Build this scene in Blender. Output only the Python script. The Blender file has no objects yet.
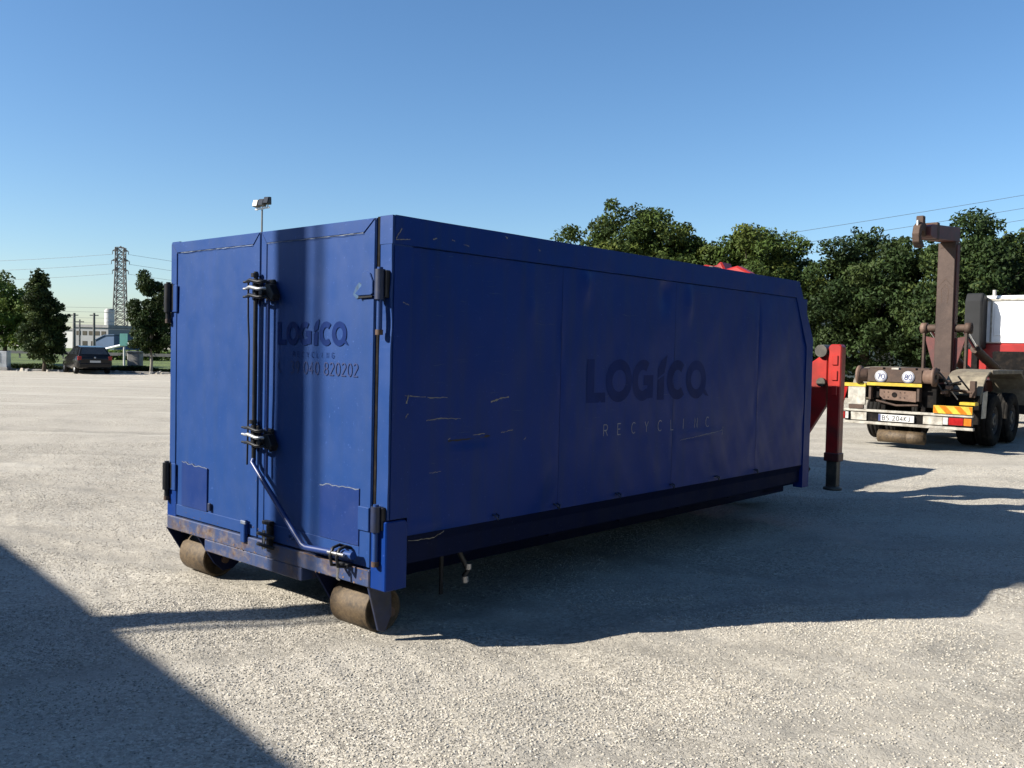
import bpy, math, random
import numpy as np
from mathutils import Vector, Matrix
R = math.radians
SC = bpy.context.scene
COL = SC.collection
random.seed(7)
RNG = np.random.default_rng(11)

# ------------------------------------------------------------------ camera, sky, sun, exposure
cam = bpy.data.cameras.new('camera'); cam_o = bpy.data.objects.new('camera', cam); COL.objects.link(cam_o)
cam.sensor_width = 36; cam.lens = 36 * 911.85 / 1024; cam.clip_start = .05; cam.clip_end = 6000
PITCH, ROLL, CAMH = -.0366, .0229, 1.7237
_f = Vector((0, math.cos(PITCH), math.sin(PITCH))); _u = Vector((0, -math.sin(PITCH), math.cos(PITCH))); _r = Vector((1, 0, 0))
_r2 = math.cos(ROLL) * _r + math.sin(ROLL) * _u; _u2 = -math.sin(ROLL) * _r + math.cos(ROLL) * _u
m = Matrix((_r2, _u2, -_f)).transposed().to_4x4(); m.translation = (0, 0, CAMH)
cam_o.matrix_world = m
SC.camera = cam_o

SUN_AZ, SUN_EL = R(255.6), R(32.0)          # compass direction of the sun, from +Y towards +X
sun_dir = Vector((math.sin(SUN_AZ) * math.cos(SUN_EL), math.cos(SUN_AZ) * math.cos(SUN_EL), math.sin(SUN_EL)))
w = bpy.data.worlds.new('World'); SC.world = w; w.use_nodes = True
nt = w.node_tree
bg = nt.nodes['Background']; sky = nt.nodes.new('ShaderNodeTexSky'); sky.sky_type = 'NISHITA'; sky.sun_disc = False
sky.sun_elevation = SUN_EL; sky.sun_rotation = SUN_AZ
sky.air_density = 1.0; sky.dust_density = .5; sky.ozone_density = 4.2; sky.altitude = 50
bg.inputs['Strength'].default_value = .059
hs = nt.nodes.new('ShaderNodeHueSaturation'); hs.inputs['Saturation'].default_value = 1.12
nt.links.new(sky.outputs[0], hs.inputs['Color']); nt.links.new(hs.outputs[0], bg.inputs[0])
sl = bpy.data.lights.new('sun', 'SUN'); sl.energy = 4.5; sl.angle = R(.53); sl.color = (1, .94, .84)
sun_o = bpy.data.objects.new('sun', sl); COL.objects.link(sun_o); sun_o.location = sun_dir * 60
sun_o.rotation_euler = sun_dir.to_track_quat('Z', 'Y').to_euler()
SC.view_settings.view_transform = 'Standard'; SC.view_settings.look = 'None'
SC.view_settings.exposure = 1.46; SC.view_settings.gamma = 1

# ------------------------------------------------------------------ helpers
def tag(o, label=None, cat=None, group=None, kind=None):
    if label: o['label'] = label
    if cat: o['category'] = cat
    if group: o['group'] = group
    if kind: o['kind'] = kind
    return o
def empty(name, loc=(0, 0, 0), rz=0, label=None, cat=None, group=None):
    o = bpy.data.objects.new(name, None); COL.objects.link(o); o.location = loc; o.rotation_euler = (0, 0, rz)
    o.empty_display_size = .2
    return tag(o, label, cat, group)

class MB:
    def __init__(s): s.v = []; s.f = []; s.sm = []
    def add(s, vs, fs, smooth=False):
        b = len(s.v); s.v += [tuple(q) for q in vs]; s.f += [tuple(b + i for i in f) for f in fs]; s.sm += [smooth] * len(fs); return s
    def box(s, x0, x1, y0, y1, z0, z1):
        return s.add([(x0, y0, z0), (x1, y0, z0), (x1, y1, z0), (x0, y1, z0), (x0, y0, z1), (x1, y0, z1), (x1, y1, z1), (x0, y1, z1)],
                     [(0, 3, 2, 1), (4, 5, 6, 7), (0, 1, 5, 4), (1, 2, 6, 5), (2, 3, 7, 6), (3, 0, 4, 7)])
    def prism(s, poly, axis, a, b):
        # poly: 2D points; axis: 'x','y','z' extrusion axis; remaining axes in order
        n = len(poly)
        def P(p, t):
            return {'x': (t, p[0], p[1]), 'y': (p[0], t, p[1]), 'z': (p[0], p[1], t)}[axis]
        vs = [P(p, a) for p in poly] + [P(p, b) for p in poly]
        fs = [tuple(range(n)), tuple(range(2 * n - 1, n - 1, -1))] + [(i, i + n, (i + 1) % n + n, (i + 1) % n) for i in range(n)]
        return s.add(vs, fs)
    def cyl(s, a, b, r, r2=None, n=12, caps=True):
        return s.tube([a, b], [r, r if r2 is None else r2], n, caps)
    def tube(s, pts, r, n=8, caps=True):
        pts = [Vector(q) for q in pts]
        if not hasattr(r, '__len__'): r = [r] * len(pts)
        vs = []; fs = []; prev = None
        for i, q in enumerate(pts):
            if i == 0: d = pts[1] - q
            elif i == len(pts) - 1: d = q - pts[i - 1]
            else: d = (pts[i + 1] - q).normalized() + (q - pts[i - 1]).normalized()
            d.normalize()
            if prev is None:
                e = Vector((0, 0, 1)) if abs(d.z) < .9 else Vector((1, 0, 0))
            else: e = prev
            a = (e - d * e.dot(d)).normalized(); prev = a; c = d.cross(a)
            for k in range(n):
                t = 2 * math.pi * k / n; vs.append(q + (a * math.cos(t) + c * math.sin(t)) * r[i])
        for i in range(len(pts) - 1):
            for k in range(n):
                fs.append((i * n + k, i * n + (k + 1) % n, (i + 1) * n + (k + 1) % n, (i + 1) * n + k))
        s.add(vs, fs, True)
        if caps:
            L = (len(pts) - 1) * n
            s.add(vs[:n], [tuple(range(n - 1, -1, -1))]); s.add(vs[L:], [tuple(range(n))])
        return s
    def lathe(s, prof, c, n=32, axis='x'):
        # prof [(r, t)] closed loop round the axis through c
        vs = []; fs = []; m_ = len(prof)
        for k in range(n):
            t = 2 * math.pi * k / n; ca, sa = math.cos(t), math.sin(t)
            for r, a in prof:
                vs.append({'x': (c[0] + a, c[1] + r * ca, c[2] + r * sa), 'y': (c[0] + r * ca, c[1] + a, c[2] + r * sa), 'z': (c[0] + r * ca, c[1] + r * sa, c[2] + a)}[axis])
        for k in range(n):
            for j in range(m_):
                fs.append((k * m_ + j, k * m_ + (j + 1) % m_, ((k + 1) % n) * m_ + (j + 1) % m_, ((k + 1) % n) * m_ + j))
        return s.add(vs, fs, True)
    def grid(s, fn, na, nb):
        vs = [fn(i / na, j / nb) for j in range(nb + 1) for i in range(na + 1)]
        fs = [(j * (na + 1) + i, j * (na + 1) + i + 1, (j + 1) * (na + 1) + i + 1, (j + 1) * (na + 1) + i) for j in range(nb) for i in range(na)]
        return s.add(vs, fs, True)
    def build(s, name, mat, parent=None, bevel=0, label=None, kind=None, seg=1):
        me = bpy.data.meshes.new(name); me.from_pydata(s.v, [], s.f); me.materials.append(mat)
        me.polygons.foreach_set('use_smooth', s.sm); 
        o = bpy.data.objects.new(name, me); COL.objects.link(o)
        if parent: o.parent = parent
        if bevel:
            bm_ = o.modifiers.new('bevel', 'BEVEL'); bm_.width = bevel; bm_.segments = seg; bm_.limit_method = 'ANGLE'; bm_.angle_limit = R(40)
        import bmesh
        b = bmesh.new(); b.from_mesh(me); bmesh.ops.recalc_face_normals(b, faces=b.faces); b.to_mesh(me); b.free()
        return tag(o, label, None, None, kind)

# ------------------------------------------------------------------ materials
class NT:
    def __init__(s, name):
        s.m = bpy.data.materials.new(name); s.m.use_nodes = True; s.t = s.m.node_tree; s.b = s.t.nodes['Principled BSDF']; s._co = None
    def n(s, typ, **kw):
        q = s.t.nodes.new(typ)
        for k, v in kw.items():
            if k.startswith('i_'): q.inputs[k[2:].replace('_', ' ')].default_value = v
            else: setattr(q, k, v)
        return q
    def l(s, a, b): s.t.links.new(a, b)
    def co(s, scale=(1, 1, 1), kind='Object'):
        if s._co is None: s._co = s.n('ShaderNodeTexCoord')
        mp = s.n('ShaderNodeMapping'); mp.inputs['Scale'].default_value = scale; s.l(s._co.outputs[kind], mp.inputs[0]); return mp.outputs[0]
    def noise(s, sc, detail=4, rough=.55, scale=(1, 1, 1), lo=.35, hi=.65, kind='Object'):
        q = s.n('ShaderNodeTexNoise'); q.inputs['Scale'].default_value = sc; q.inputs['Detail'].default_value = detail; q.inputs['Roughness'].default_value = rough
        s.l(s.co(scale, kind), q.inputs['Vector'])
        mr = s.n('ShaderNodeMapRange'); mr.inputs['From Min'].default_value = lo; mr.inputs['From Max'].default_value = hi; s.l(q.outputs['Fac'], mr.inputs['Value'])
        return mr.outputs[0]
    def mix(s, fac, a, b, blend='MIX'):
        q = s.n('ShaderNodeMix', data_type='RGBA', blend_type=blend)
        for i, x in ((0, fac), (6, a), (7, b)):
            if hasattr(x, 'is_output'): s.l(x, q.inputs[i])
            else: q.inputs[i].default_value = x if i == 0 else (tuple(x) + (1,) if len(x) == 3 else x)
        return q.outputs[2]
    def mul(s, a, b, op='MULTIPLY'):
        q = s.n('ShaderNodeMath', operation=op)
        for i, x in ((0, a), (1, b)):
            if hasattr(x, 'is_output'): s.l(x, q.inputs[i])
            else: q.inputs[i].default_value = x
        return q.outputs[0]
    def bump(s, h, strength=.3, dist=.01, nrm=None):
        q = s.n('ShaderNodeBump'); q.inputs['Strength'].default_value = strength; q.inputs['Distance'].default_value = dist; s.l(h, q.inputs['Height'])
        if nrm is not None: s.l(nrm, q.inputs['Normal'])
        return q.outputs[0]
    def out(s, col=None, rough=None, metal=None, normal=None, spec=None):
        for nm, x in (('Base Color', col), ('Roughness', rough), ('Metallic', metal), ('Normal', normal), ('Specular IOR Level', spec)):
            if x is None: continue
            if hasattr(x, 'is_output'): s.l(x, s.b.inputs[nm])
            else: s.b.inputs[nm].default_value = (tuple(x) + (1,)) if nm == 'Base Color' else x
        return s.m
KA = .58      # scales most base colours down evenly, with a bright exposure to match
def sc3(c, k=None): return tuple(x * (KA if k is None else k) for x in c)
def simple(name, col, rough=.5, metal=0, var=.25, sc=8, dirt=None, bump=.0, spec=.5):
    col = sc3(col, 1 if metal > .5 or name == 'white_paint' else None); dirt = sc3(dirt) if dirt else None
    t = NT(name); d = tuple(c * (1 - var) for c in col); l_ = tuple(min(1, c * (1 + var * .6)) for c in col)
    c = t.mix(t.noise(sc, 5), d, l_)
    if dirt: c = t.mix(t.mul(t.noise(sc * .6, 6, .65, lo=.5, hi=.7), .8), c, dirt)
    n = t.bump(t.noise(sc * 4, 4), bump, .004) if bump else None
    return t.out(c, rough, metal, n, spec)
def paint(name, colA, colB, rough=.4, dirt=(.16, .14, .12), amt=.25, rust=0.0, bump=.02, spec=.4):
    colA, colB, dirt = sc3(colA), sc3(colB), sc3(dirt)
    t = NT(name)
    c = t.mix(t.noise(1.1, 5, .6), colA, colB)
    streak = t.noise(3.2, 5, .6, scale=(4, 4, .25), lo=.45, hi=.75)
    c = t.mix(t.mul(streak, amt), c, dirt)
    spk = t.noise(60, 3, .6, lo=.66, hi=.72)
    c = t.mix(t.mul(spk, .35), c, tuple(min(1, x * 2.2 + .05) for x in colB))
    if rust:
        rn = t.noise(4.5, 8, .7, scale=(1, 1, 1.6), lo=.62 - rust * .25, hi=.78 - rust * .2)
        c = t.mix(rn, c, t.mix(t.noise(22, 5), (.055, .028, .015), (.16, .125, .095)))
    h = t.noise(1.7, 3, .5, lo=0, hi=1); h2 = t.noise(90, 3, .6, lo=0, hi=1)
    nrm = t.bump(h2, bump, .002, t.bump(h, .06, .02))
    rg = t.n('ShaderNodeMapRange'); t.l(t.noise(5, 5), rg.inputs[0]); rg.inputs['To Min'].default_value = rough - .02; rg.inputs['To Max'].default_value = rough + .08
    return t.out(c, rg.outputs[0], 0, nrm, spec)
def rusty(name, a=(.06, .032, .022), b=(.12, .07, .045), c=(.035, .022, .016), rough=.75, sc=7):
    a, b, c = sc3(a), sc3(b), sc3(c)
    t = NT(name); q = t.mix(t.noise(sc, 8, .7), a, b); q = t.mix(t.mul(t.noise(sc * .35, 6, .6, lo=.5, hi=.68), .8), q, c)
    return t.out(q, rough, .15, t.bump(t.noise(sc * 8, 5, .7), .25, .004))

M = {}
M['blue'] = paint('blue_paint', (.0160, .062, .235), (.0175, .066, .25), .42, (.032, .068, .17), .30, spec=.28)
M['blue_shade'] = paint('blue_shade_paint', (.0030, .036, .225), (.0040, .041, .245), .38, (.028, .055, .130), .50, spec=.14)  # darker copy of the container blue, with the side's shade put into the colour
M['blue_patch'] = paint('blue_repair_paint', (.0095, .036, .175), (.011, .040, .19), .38, (.03, .06, .15), .2)
M['blue_sill'] = paint('worn_blue_sill', (.022, .055, .175), (.032, .064, .175), .5, (.14, .12, .10), .5, rust=.55, bump=.05)
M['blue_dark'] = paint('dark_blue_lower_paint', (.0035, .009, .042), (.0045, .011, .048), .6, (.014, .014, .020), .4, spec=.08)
M['logo'] = simple('dark_blue_vinyl', (.006, .026, .14), .45, var=.15, spec=.12)
M['logo_side'] = simple('faded_dark_blue_vinyl', (.0065, .027, .150), .45, var=.2, sc=3, spec=.08)
M['letters'] = simple('pale_vinyl', (.33, .33, .34), .6, var=.3, sc=20)
M['digits'] = simple('navy_vinyl', (.015, .035, .15), .5, var=.2)
M['black'] = simple('black_steel', (.010, .011, .015), .45, 0, .4, 20, dirt=(.028, .026, .026), spec=.3)
M['navy_steel'] = simple('navy_painted_steel', (.010, .022, .075), .5, 0, .35, 14, dirt=(.05, .045, .04))
M['steel'] = simple('bare_steel', (.42, .41, .40), .35, .85, .3, 25)
M['silver'] = simple('chrome_rod', (.6, .6, .62), .18, 1, .1, 8)
M['rust_roll'] = rusty('rusty_roller_steel', (.070, .044, .022), (.17, .115, .058), (.020, .014, .010), .65, 40)
M['rust'] = rusty('brown_rusted_steel')
M['rust_arm'] = rusty('brown_arm_steel', (.062, .033, .023), (.095, .056, .040), (.038, .018, .012), .65, 5)
M['rust_light'] = rusty('light_rusted_plate', (.15, .085, .06), (.23, .145, .10), (.08, .045, .033), .7, 10)
M['oxide'] = simple('oxide_red_paint', (.13, .020, .015), .5, 0, .35, 6, dirt=(.07, .03, .024))
M['red'] = simple('red_paint', (.50, .026, .018), .38, 0, .25, 5, dirt=(.18, .04, .03))
M['dark_leg'] = rusty('greased_leg_steel', (.05, .045, .038), (.12, .11, .085), (.025, .022, .02), .5, 9)
M['scratch'] = simple('bare_scratch', (.34, .32, .25), .6, .2, .3, 40)
M['scratch_d'] = simple('dark_gouge', (.02, .018, .012), .6, .2, .3, 40)
M['ledge'] = simple('worn_lit_edge', (.26, .30, .38), .5, .3, .3, 40)
M['cyan_wear'] = simple('pale_scraped_paint', (.022, .085, .20), .5, 0, .4, 25, dirt=(.06, .15, .25))
M['rubber'] = simple('tyre_rubber', (.020, .019, .018), .85, 0, .3, 12, dirt=(.06, .052, .042), spec=.1)
M['rim'] = simple('dusty_rim', (.10, .095, .09), .55, .4, .4, 12)
M['yellow'] = simple('yellow_paint', (.65, .46, .02), .5, 0, .25, 12)
M['white'] = simple('white_paint', (.78, .78, .77), .4, 0, .08, 4)
M['offwhite'] = simple('dirty_white_metal', (.54, .51, .44), .5, .1, .3, 10, dirt=(.20, .16, .11))
M['cab_red'] = simple('cab_red_paint', (.42, .022, .018), .35, 0, .2, 3)
M['fender'] = simple('dusty_beige_mudguard', (.27, .23, .16), .7, 0, .3, 6, dirt=(.13, .10, .075))
M['grey_dark'] = simple('charcoal_panel', (.030, .031, .033), .6, 0, .15, 3, spec=.15)
M['black_hole'] = simple('dark_machinery', (.010, .009, .009), .7, 0, .4, 15, dirt=(.035, .026, .02), spec=.08)
M['lamp_red'] = simple('red_lens', (.42, .015, .015), .2, 0, .2, 20)
M['lamp_orange'] = simple('orange_lens', (.75, .20, .02), .2, 0, .2, 20)
M['lamp_white'] = simple('clear_lens', (.65, .63, .60), .15, 0, .2, 20)
M['hose'] = simple('black_hose', (.012, .012, .013), .45, 0, .2, 20)
M['concrete'] = simple('concrete', (.36, .35, .33), .85, 0, .25, 3, dirt=(.22, .21, .2), bump=.2)
M['pole'] = simple('grey_concrete_pole', (.17, .17, .165), .8, 0, .2, 2)
M['galv'] = simple('galvanised_steel', (.33, .34, .35), .45, .6, .2, 3)
M['pylon'] = simple('weathered_pylon_steel', (.17, .165, .16), .6, .4, .2, 1)
M['wire'] = simple('aluminium_wire', (.26, .28, .30), .5, .5, .2, 1)
M['wall_grey'] = simple('grey_factory_wall', (.36, .37, .38), .8, 0, .12, .3)
M['wall_white'] = simple('white_factory_wall', (.72, .72, .71), .8, 0, .08, .3)
M['wall_cream'] = simple('cream_render_wall', (.62, .55, .44), .85, 0, .12, .5)
M['blue_shed'] = simple('blue_sheet_wall', (.05, .12, .25), .6, 0, .2, .4)
M['teal'] = simple('teal_sign_face', (.14, .42, .38), .5, 0, .1, 3)
M['glass'] = simple('dark_glass', (.03, .035, .04), .08, 0, .2, 4, spec=.8)
M['car'] = simple('dark_grey_car_paint', (.030, .029, .030), .2, .5, .1, 3)
M['bark'] = simple('bark', (.10, .075, .05), .9, 0, .4, 6, bump=.4)
M['bark_pale'] = simple('pale_bark', (.32, .29, .24), .9, 0, .3, 6, bump=.3)
M['roof'] = simple('roof_sheet', (.30, .30, .30), .6, .2, .2, .6)
M['stripe_w'] = simple('white_reflective', (.75, .74, .71), .4, 0, .1, 20)
M['ink'] = simple('black_ink', (.02, .02, .03), .6, 0, .1, 20)
M['ink_blue'] = simple('blue_ink', (.03, .05, .20), .6, 0, .1, 20)

def leafmat(name, dark, light, yellow):
    dark, light, yellow = sc3(dark, .8), sc3(light, .8), sc3(yellow, .8)
    t = NT(name)
    at = t.n('ShaderNodeAttribute', attribute_name='tone'); se = t.n('ShaderNodeSeparateColor'); t.l(at.outputs['Color'], se.inputs[0])
    c = t.mix(se.outputs[0], dark, light); c = t.mix(se.outputs[1], c, yellow)
    t.out(c, .6, 0, None, .12)
    tr = t.n('ShaderNodeBsdfTranslucent'); t.l(t.mix(.6, c, yellow), tr.inputs[0])
    ms = t.n('ShaderNodeMixShader'); ms.inputs[0].default_value = .13
    t.l(t.b.outputs[0], ms.inputs[1]); t.l(tr.outputs[0], ms.inputs[2]); t.l(ms.outputs[0], t.t.nodes['Material Output'].inputs['Surface'])
    return t.m
M['leaf'] = leafmat('green_leaves', (.015, .030, .008), (.062, .098, .020), (.15, .165, .030))
M['leaf_dark'] = leafmat('dark_green_leaves', (.008, .018, .006), (.038, .066, .020), (.10, .125, .03))
M['leaf_fresh'] = leafmat('fresh_green_leaves', (.035, .07, .012), (.09, .15, .03), (.18, .21, .04))
def grassmat():
    t = NT('meadow_grass'); c = t.mix(t.noise(.25, 6), (.04, .065, .010), (.11, .15, .026)); c = t.mix(t.mul(t.noise(3, 5), .5), c, (.04, .06, .012))
    return t.out(c, .9, 0, t.bump(t.noise(12, 4), .6, .08))
M['grass'] = grassmat()

def gravelmat():
    t = NT('pale_gravel'); co = t.co()
    def vor(sc, feat='F1', rnd=1):
        q = t.n('ShaderNodeTexVoronoi', feature=feat); q.inputs['Scale'].default_value = sc; q.inputs['Randomness'].default_value = rnd; t.l(co, q.inputs['Vector']); return q
    v1, v2 = vor(62), vor(150); e1 = vor(62, 'DISTANCE_TO_EDGE')
    s1 = t.n('ShaderNodeSeparateColor'); t.l(v1.outputs['Color'], s1.inputs[0]); s2 = t.n('ShaderNodeSeparateColor'); t.l(v2.outputs['Color'], s2.inputs[0])
    fine = t.noise(.8, 5, .6, lo=.42, hi=.60)            # where the stones are worn down to fine dust
    c1 = t.n('ShaderNodeValToRGB'); cr = c1.color_ramp
    cr.elements[0].position = 0; cr.elements[0].color = (.22, .205, .185, 1); cr.elements[1].position = 1; cr.elements[1].color = (.62, .585, .53, 1)
    for p_, c_ in ((.3, (.37, .345, .305, 1)), (.7, (.47, .44, .39, 1))): e = cr.elements.new(p_); e.color = c_
    t.l(s1.outputs[0], c1.inputs[0])
    c2 = t.mix(s2.outputs[0], (.30, .28, .25), (.54, .51, .46))
    c = t.mix(t.mul(fine, .75), c1.outputs[0], c2)
    c = t.mix(t.mul(t.noise(.22, 6, .6, lo=.38, hi=.66), .30), c, (.33, .315, .29))
    # wheel tracks: long dark and light streaks worn along the driving direction
    tr = t.noise(1.0, 4, .6, scale=(.06, .9, 1), lo=.52, hi=.68); c = t.mix(t.mul(tr, .42), c, (.27, .255, .23))
    tr2 = t.noise(1.0, 4, .6, scale=(.045, .55, 1), lo=.53, hi=.68); c = t.mix(t.mul(tr2, .45), c, (.62, .59, .54))
    tk_ = t.n('ShaderNodeAttribute', attribute_name='track'); c = t.mix(t.mul(t.mul(tk_.outputs['Fac'], t.noise(3.5, 4, .6, lo=.3, hi=.6)), .55), c, (.27, .255, .23))
    spot = t.noise(2.6, 4, .6, lo=.70, hi=.78); c = t.mix(t.mul(spot, .4), c, (.16, .15, .14))
    em = t.n('ShaderNodeMapRange'); em.inputs['From Max'].default_value = .12; t.l(e1.outputs[0], em.inputs[0])
    h1 = t.mul(em.outputs[0], t.mul(s1.outputs[1], .8)); inv = t.mul(1.0, t.mul(fine, .7), 'SUBTRACT'); h1 = t.mul(h1, inv)
    h2 = t.mul(s2.outputs[1], .35)
    n = t.bump(t.mul(h1, h2, 'ADD'), .85, .012, t.bump(t.noise(9, 6, .65, lo=0, hi=1), .35, .05))
    return t.out(t.mix(1.0, c, (.87, .855, .81), 'MULTIPLY'), .92, 0, n, .2)
M['gravel'] = gravelmat()
def stonemat():
    t = NT('gravel_stone'); oi = t.n('ShaderNodeObjectInfo'); c1 = t.n('ShaderNodeValToRGB'); cr = c1.color_ramp
    cr.elements[0].color = (.22, .21, .195, 1); cr.elements[1].color = (.58, .555, .51, 1)
    for p_, c_ in ((.25, (.33, .31, .275, 1)), (.75, (.50, .47, .42, 1))): e = cr.elements.new(p_); e.color = c_
    t.l(oi.outputs['Random'], c1.inputs[0])
    return t.out(t.mix(1.0, t.mix(t.mul(t.noise(60, 3), .3), c1.outputs[0], (.3, .28, .25)), (.87, .855, .81), 'MULTIPLY'), .9, 0, None, .2)
M['stone'] = stonemat()

# ------------------------------------------------------------------ ground
_k = [(RNG.uniform(.5, 1.6) * f_, RNG.uniform(0, 6.28), RNG.uniform(0, 6.28), a_) for f_, a_ in ((.5, .012), (.9, .010), (1.6, .007), (2.6, .0045), (4.5, .0028), (8, .0018), (13, .0013), (21, .0009)) for _ in range(3)]
RUTS = [(-16, 13, 7, 3.0, 1.2), (-12, 26, 12, 10, -1.5), (-6, 1.5, 9, 7.2, .8), (-20, 19, 4, 17, .6), (1, 3, 14, 16, -1.0), (-7, 30, 40, 12, 2.0), (-30, 32, -2, 9, -2.0)]
def gh(x, y):
    h = 0
    for k, th, ph, a in _k: h = h + a * np.sin(k * (x * math.cos(th) + y * math.sin(th)) * 2 + ph)
    for (ax, ay, bx, by, cv) in RUTS:
        L = math.hypot(bx - ax, by - ay); t = ((x - ax) * (bx - ax) + (y - ay) * (by - ay)) / L ** 2; d = ((x - ax) * (by - ay) - (y - ay) * (bx - ax)) / L + cv * 4 * t * (1 - t)
        for off in (-.95, .95, 1.28):
            q = (d - off) / .13; h = h - .012 * np.exp(-q * q) * np.clip(4 * t * (1 - t), 0, 1) + .008 * np.exp(-(abs(q) - 1.7) ** 2 * 3) * np.clip(4 * t * (1 - t), 0, 1)
    r = np.hypot(x, y - 6); return h * np.exp(-(r / 22) ** 2) * .75 - .004
th = np.concatenate([np.linspace(-math.pi, -.75, 40, endpoint=False), np.linspace(-.75, .75, 330, endpoint=False), np.linspace(.75, math.pi, 40, endpoint=False)])
rr = np.concatenate([[.02], np.geomspace(.6, 3.0, 14, endpoint=False), np.geomspace(3.0, 20, 260, endpoint=False), np.geomspace(20, 4500, 60)])
TH, RR_ = np.meshgrid(th, rr); GX = RR_ * np.sin(TH); GY = RR_ * np.cos(TH); GZ = gh(GX, GY)
n1, n0 = len(th), len(rr)
verts = np.stack([GX, GY, GZ], -1).reshape(-1, 3)
idx = np.arange(n0 * n1).reshape(n0, n1)
faces = np.stack([idx[:-1], np.roll(idx[:-1], -1, 1), np.roll(idx[1:], -1, 1), idx[1:]], -1).reshape(-1, 4)
def npmesh(name, verts, faces, mat, parent=None, smooth=True):
    me = bpy.data.meshes.new(name); me.vertices.add(len(verts)); me.vertices.foreach_set('co', np.asarray(verts, np.float32).ravel())
    k = faces.shape[1]; me.loops.add(faces.size); me.loops.foreach_set('vertex_index', faces.astype(np.int32).ravel())
    me.polygons.add(len(faces)); me.polygons.foreach_set('loop_start', np.arange(0, faces.size, k, dtype=np.int32)); me.polygons.foreach_set('loop_total', np.full(len(faces), k, np.int32))
    me.polygons.foreach_set('use_smooth', np.full(len(faces), smooth)); me.update(); me.validate(); me.materials.append(mat)
    o = bpy.data.objects.new(name, me); COL.objects.link(o)
    if parent: o.parent = parent
    return o
g = npmesh('ground', verts, faces[:, ::-1], M['gravel']); 
def trackmask(x, y):
    m_ = np.zeros_like(x)
    for (ax, ay, bx, by, cv) in RUTS:
        L = math.hypot(bx - ax, by - ay); t = ((x - ax) * (bx - ax) + (y - ay) * (by - ay)) / L ** 2; d = ((x - ax) * (by - ay) - (y - ay) * (bx - ax)) / L + cv * 4 * t * (1 - t)
        for off in (-.95, .95, 1.28): m_ = np.maximum(m_, np.exp(-((d - off) / .17) ** 2) * np.clip(5 * t * (1 - t), 0, 1))
    return m_
at = g.data.attributes.new('track', 'FLOAT', 'POINT'); at.data.foreach_set('value', trackmask(verts[:, 0], verts[:, 1]).astype(np.float32))
tag(g, 'pale grey gravel yard', 'ground', kind='structure')

# loose stones, instanced on points
N1, N2 = 75000, 120000
def wedge(n, r0, r1, pw):
    a = RNG.uniform(-.72, .72, n); q = RNG.uniform(0, 1, n); r = (r0 ** pw + q * (r1 ** pw - r0 ** pw)) ** (1 / pw); return r * np.sin(a), r * np.cos(a)
xa, ya = wedge(N1, 2.6, 6.5, 1.6); xb, yb = wedge(N2, 6.0, 17, 1.3)
sx = np.concatenate([xa, xb]); sy = np.concatenate([ya, yb]); patch = np.sin(sx * 1.3 + 2 * np.sin(sy * .7)) + np.sin(sy * 1.9 + 1.5 * np.sin(sx * .9)) + RNG.normal(0, .9, len(sx))
tmk = trackmask(sx, sy); keep = (patch > -.55) & (RNG.uniform(0, 1, len(sx)) > tmk * .8); sx, sy = sx[keep], sy[keep]
sz = gh(sx, sy) + .001
sv = np.stack([sx, sy, sz], -1)
me = bpy.data.meshes.new('loose_gravel'); me.vertices.add(len(sv)); me.vertices.foreach_set('co', sv.astype(np.float32).ravel()); me.update()
go = bpy.data.objects.new('loose_gravel', me); COL.objects.link(go); tag(go, 'loose pale gravel stones scattered over the yard', 'gravel', kind='stuff')
ng = bpy.data.node_groups.new('gravel_nodes', 'GeometryNodeTree')
ng.interface.new_socket('Geometry', in_out='INPUT', socket_type='NodeSocketGeometry'); ng.interface.new_socket('Geometry', in_out='OUTPUT', socket_type='NodeSocketGeometry')
gi = ng.nodes.new('NodeGroupInput'); gout = ng.nodes.new('NodeGroupOutput')
ico = ng.nodes.new('GeometryNodeMeshIcoSphere'); ico.inputs['Radius'].default_value = 1; ico.inputs['Subdivisions'].default_value = 1
sp = ng.nodes.new('GeometryNodeSetPosition'); rv = ng.nodes.new('FunctionNodeRandomValue'); rv.data_type = 'FLOAT_VECTOR'; rv.inputs[0].default_value = (-.28,) * 3; rv.inputs[1].default_value = (.28,) * 3
sm = ng.nodes.new('GeometryNodeSetMaterial'); sm.inputs['Material'].default_value = M['stone']
iop = ng.nodes.new('GeometryNodeInstanceOnPoints')
rr_ = ng.nodes.new('FunctionNodeRandomValue'); rr_.data_type = 'FLOAT_VECTOR'; rr_.inputs[0].default_value = (-.5, -.5, 0); rr_.inputs[1].default_value = (.5, .5, 6.28)
rs = ng.nodes.new('FunctionNodeRandomValue'); rs.data_type = 'FLOAT_VECTOR'; rs.inputs[0].default_value = (.0035, .003, .0022); rs.inputs[1].default_value = (.0092, .0075, .0052); rs.inputs['Seed'].default_value = 5
L_ = ng.links.new
L_(ico.outputs[0], sp.inputs[0]); L_(rv.outputs[0], sp.inputs['Offset']); L_(sp.outputs[0], sm.inputs[0]); L_(gi.outputs[0], iop.inputs['Points']); L_(sm.outputs[0], iop.inputs['Instance'])
L_(rr_.outputs[0], iop.inputs['Rotation']); L_(rs.outputs[0], iop.inputs['Scale']); L_(iop.outputs[0], gout.inputs[0])
go.modifiers.new('stones', 'NODES').node_group = ng

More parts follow.
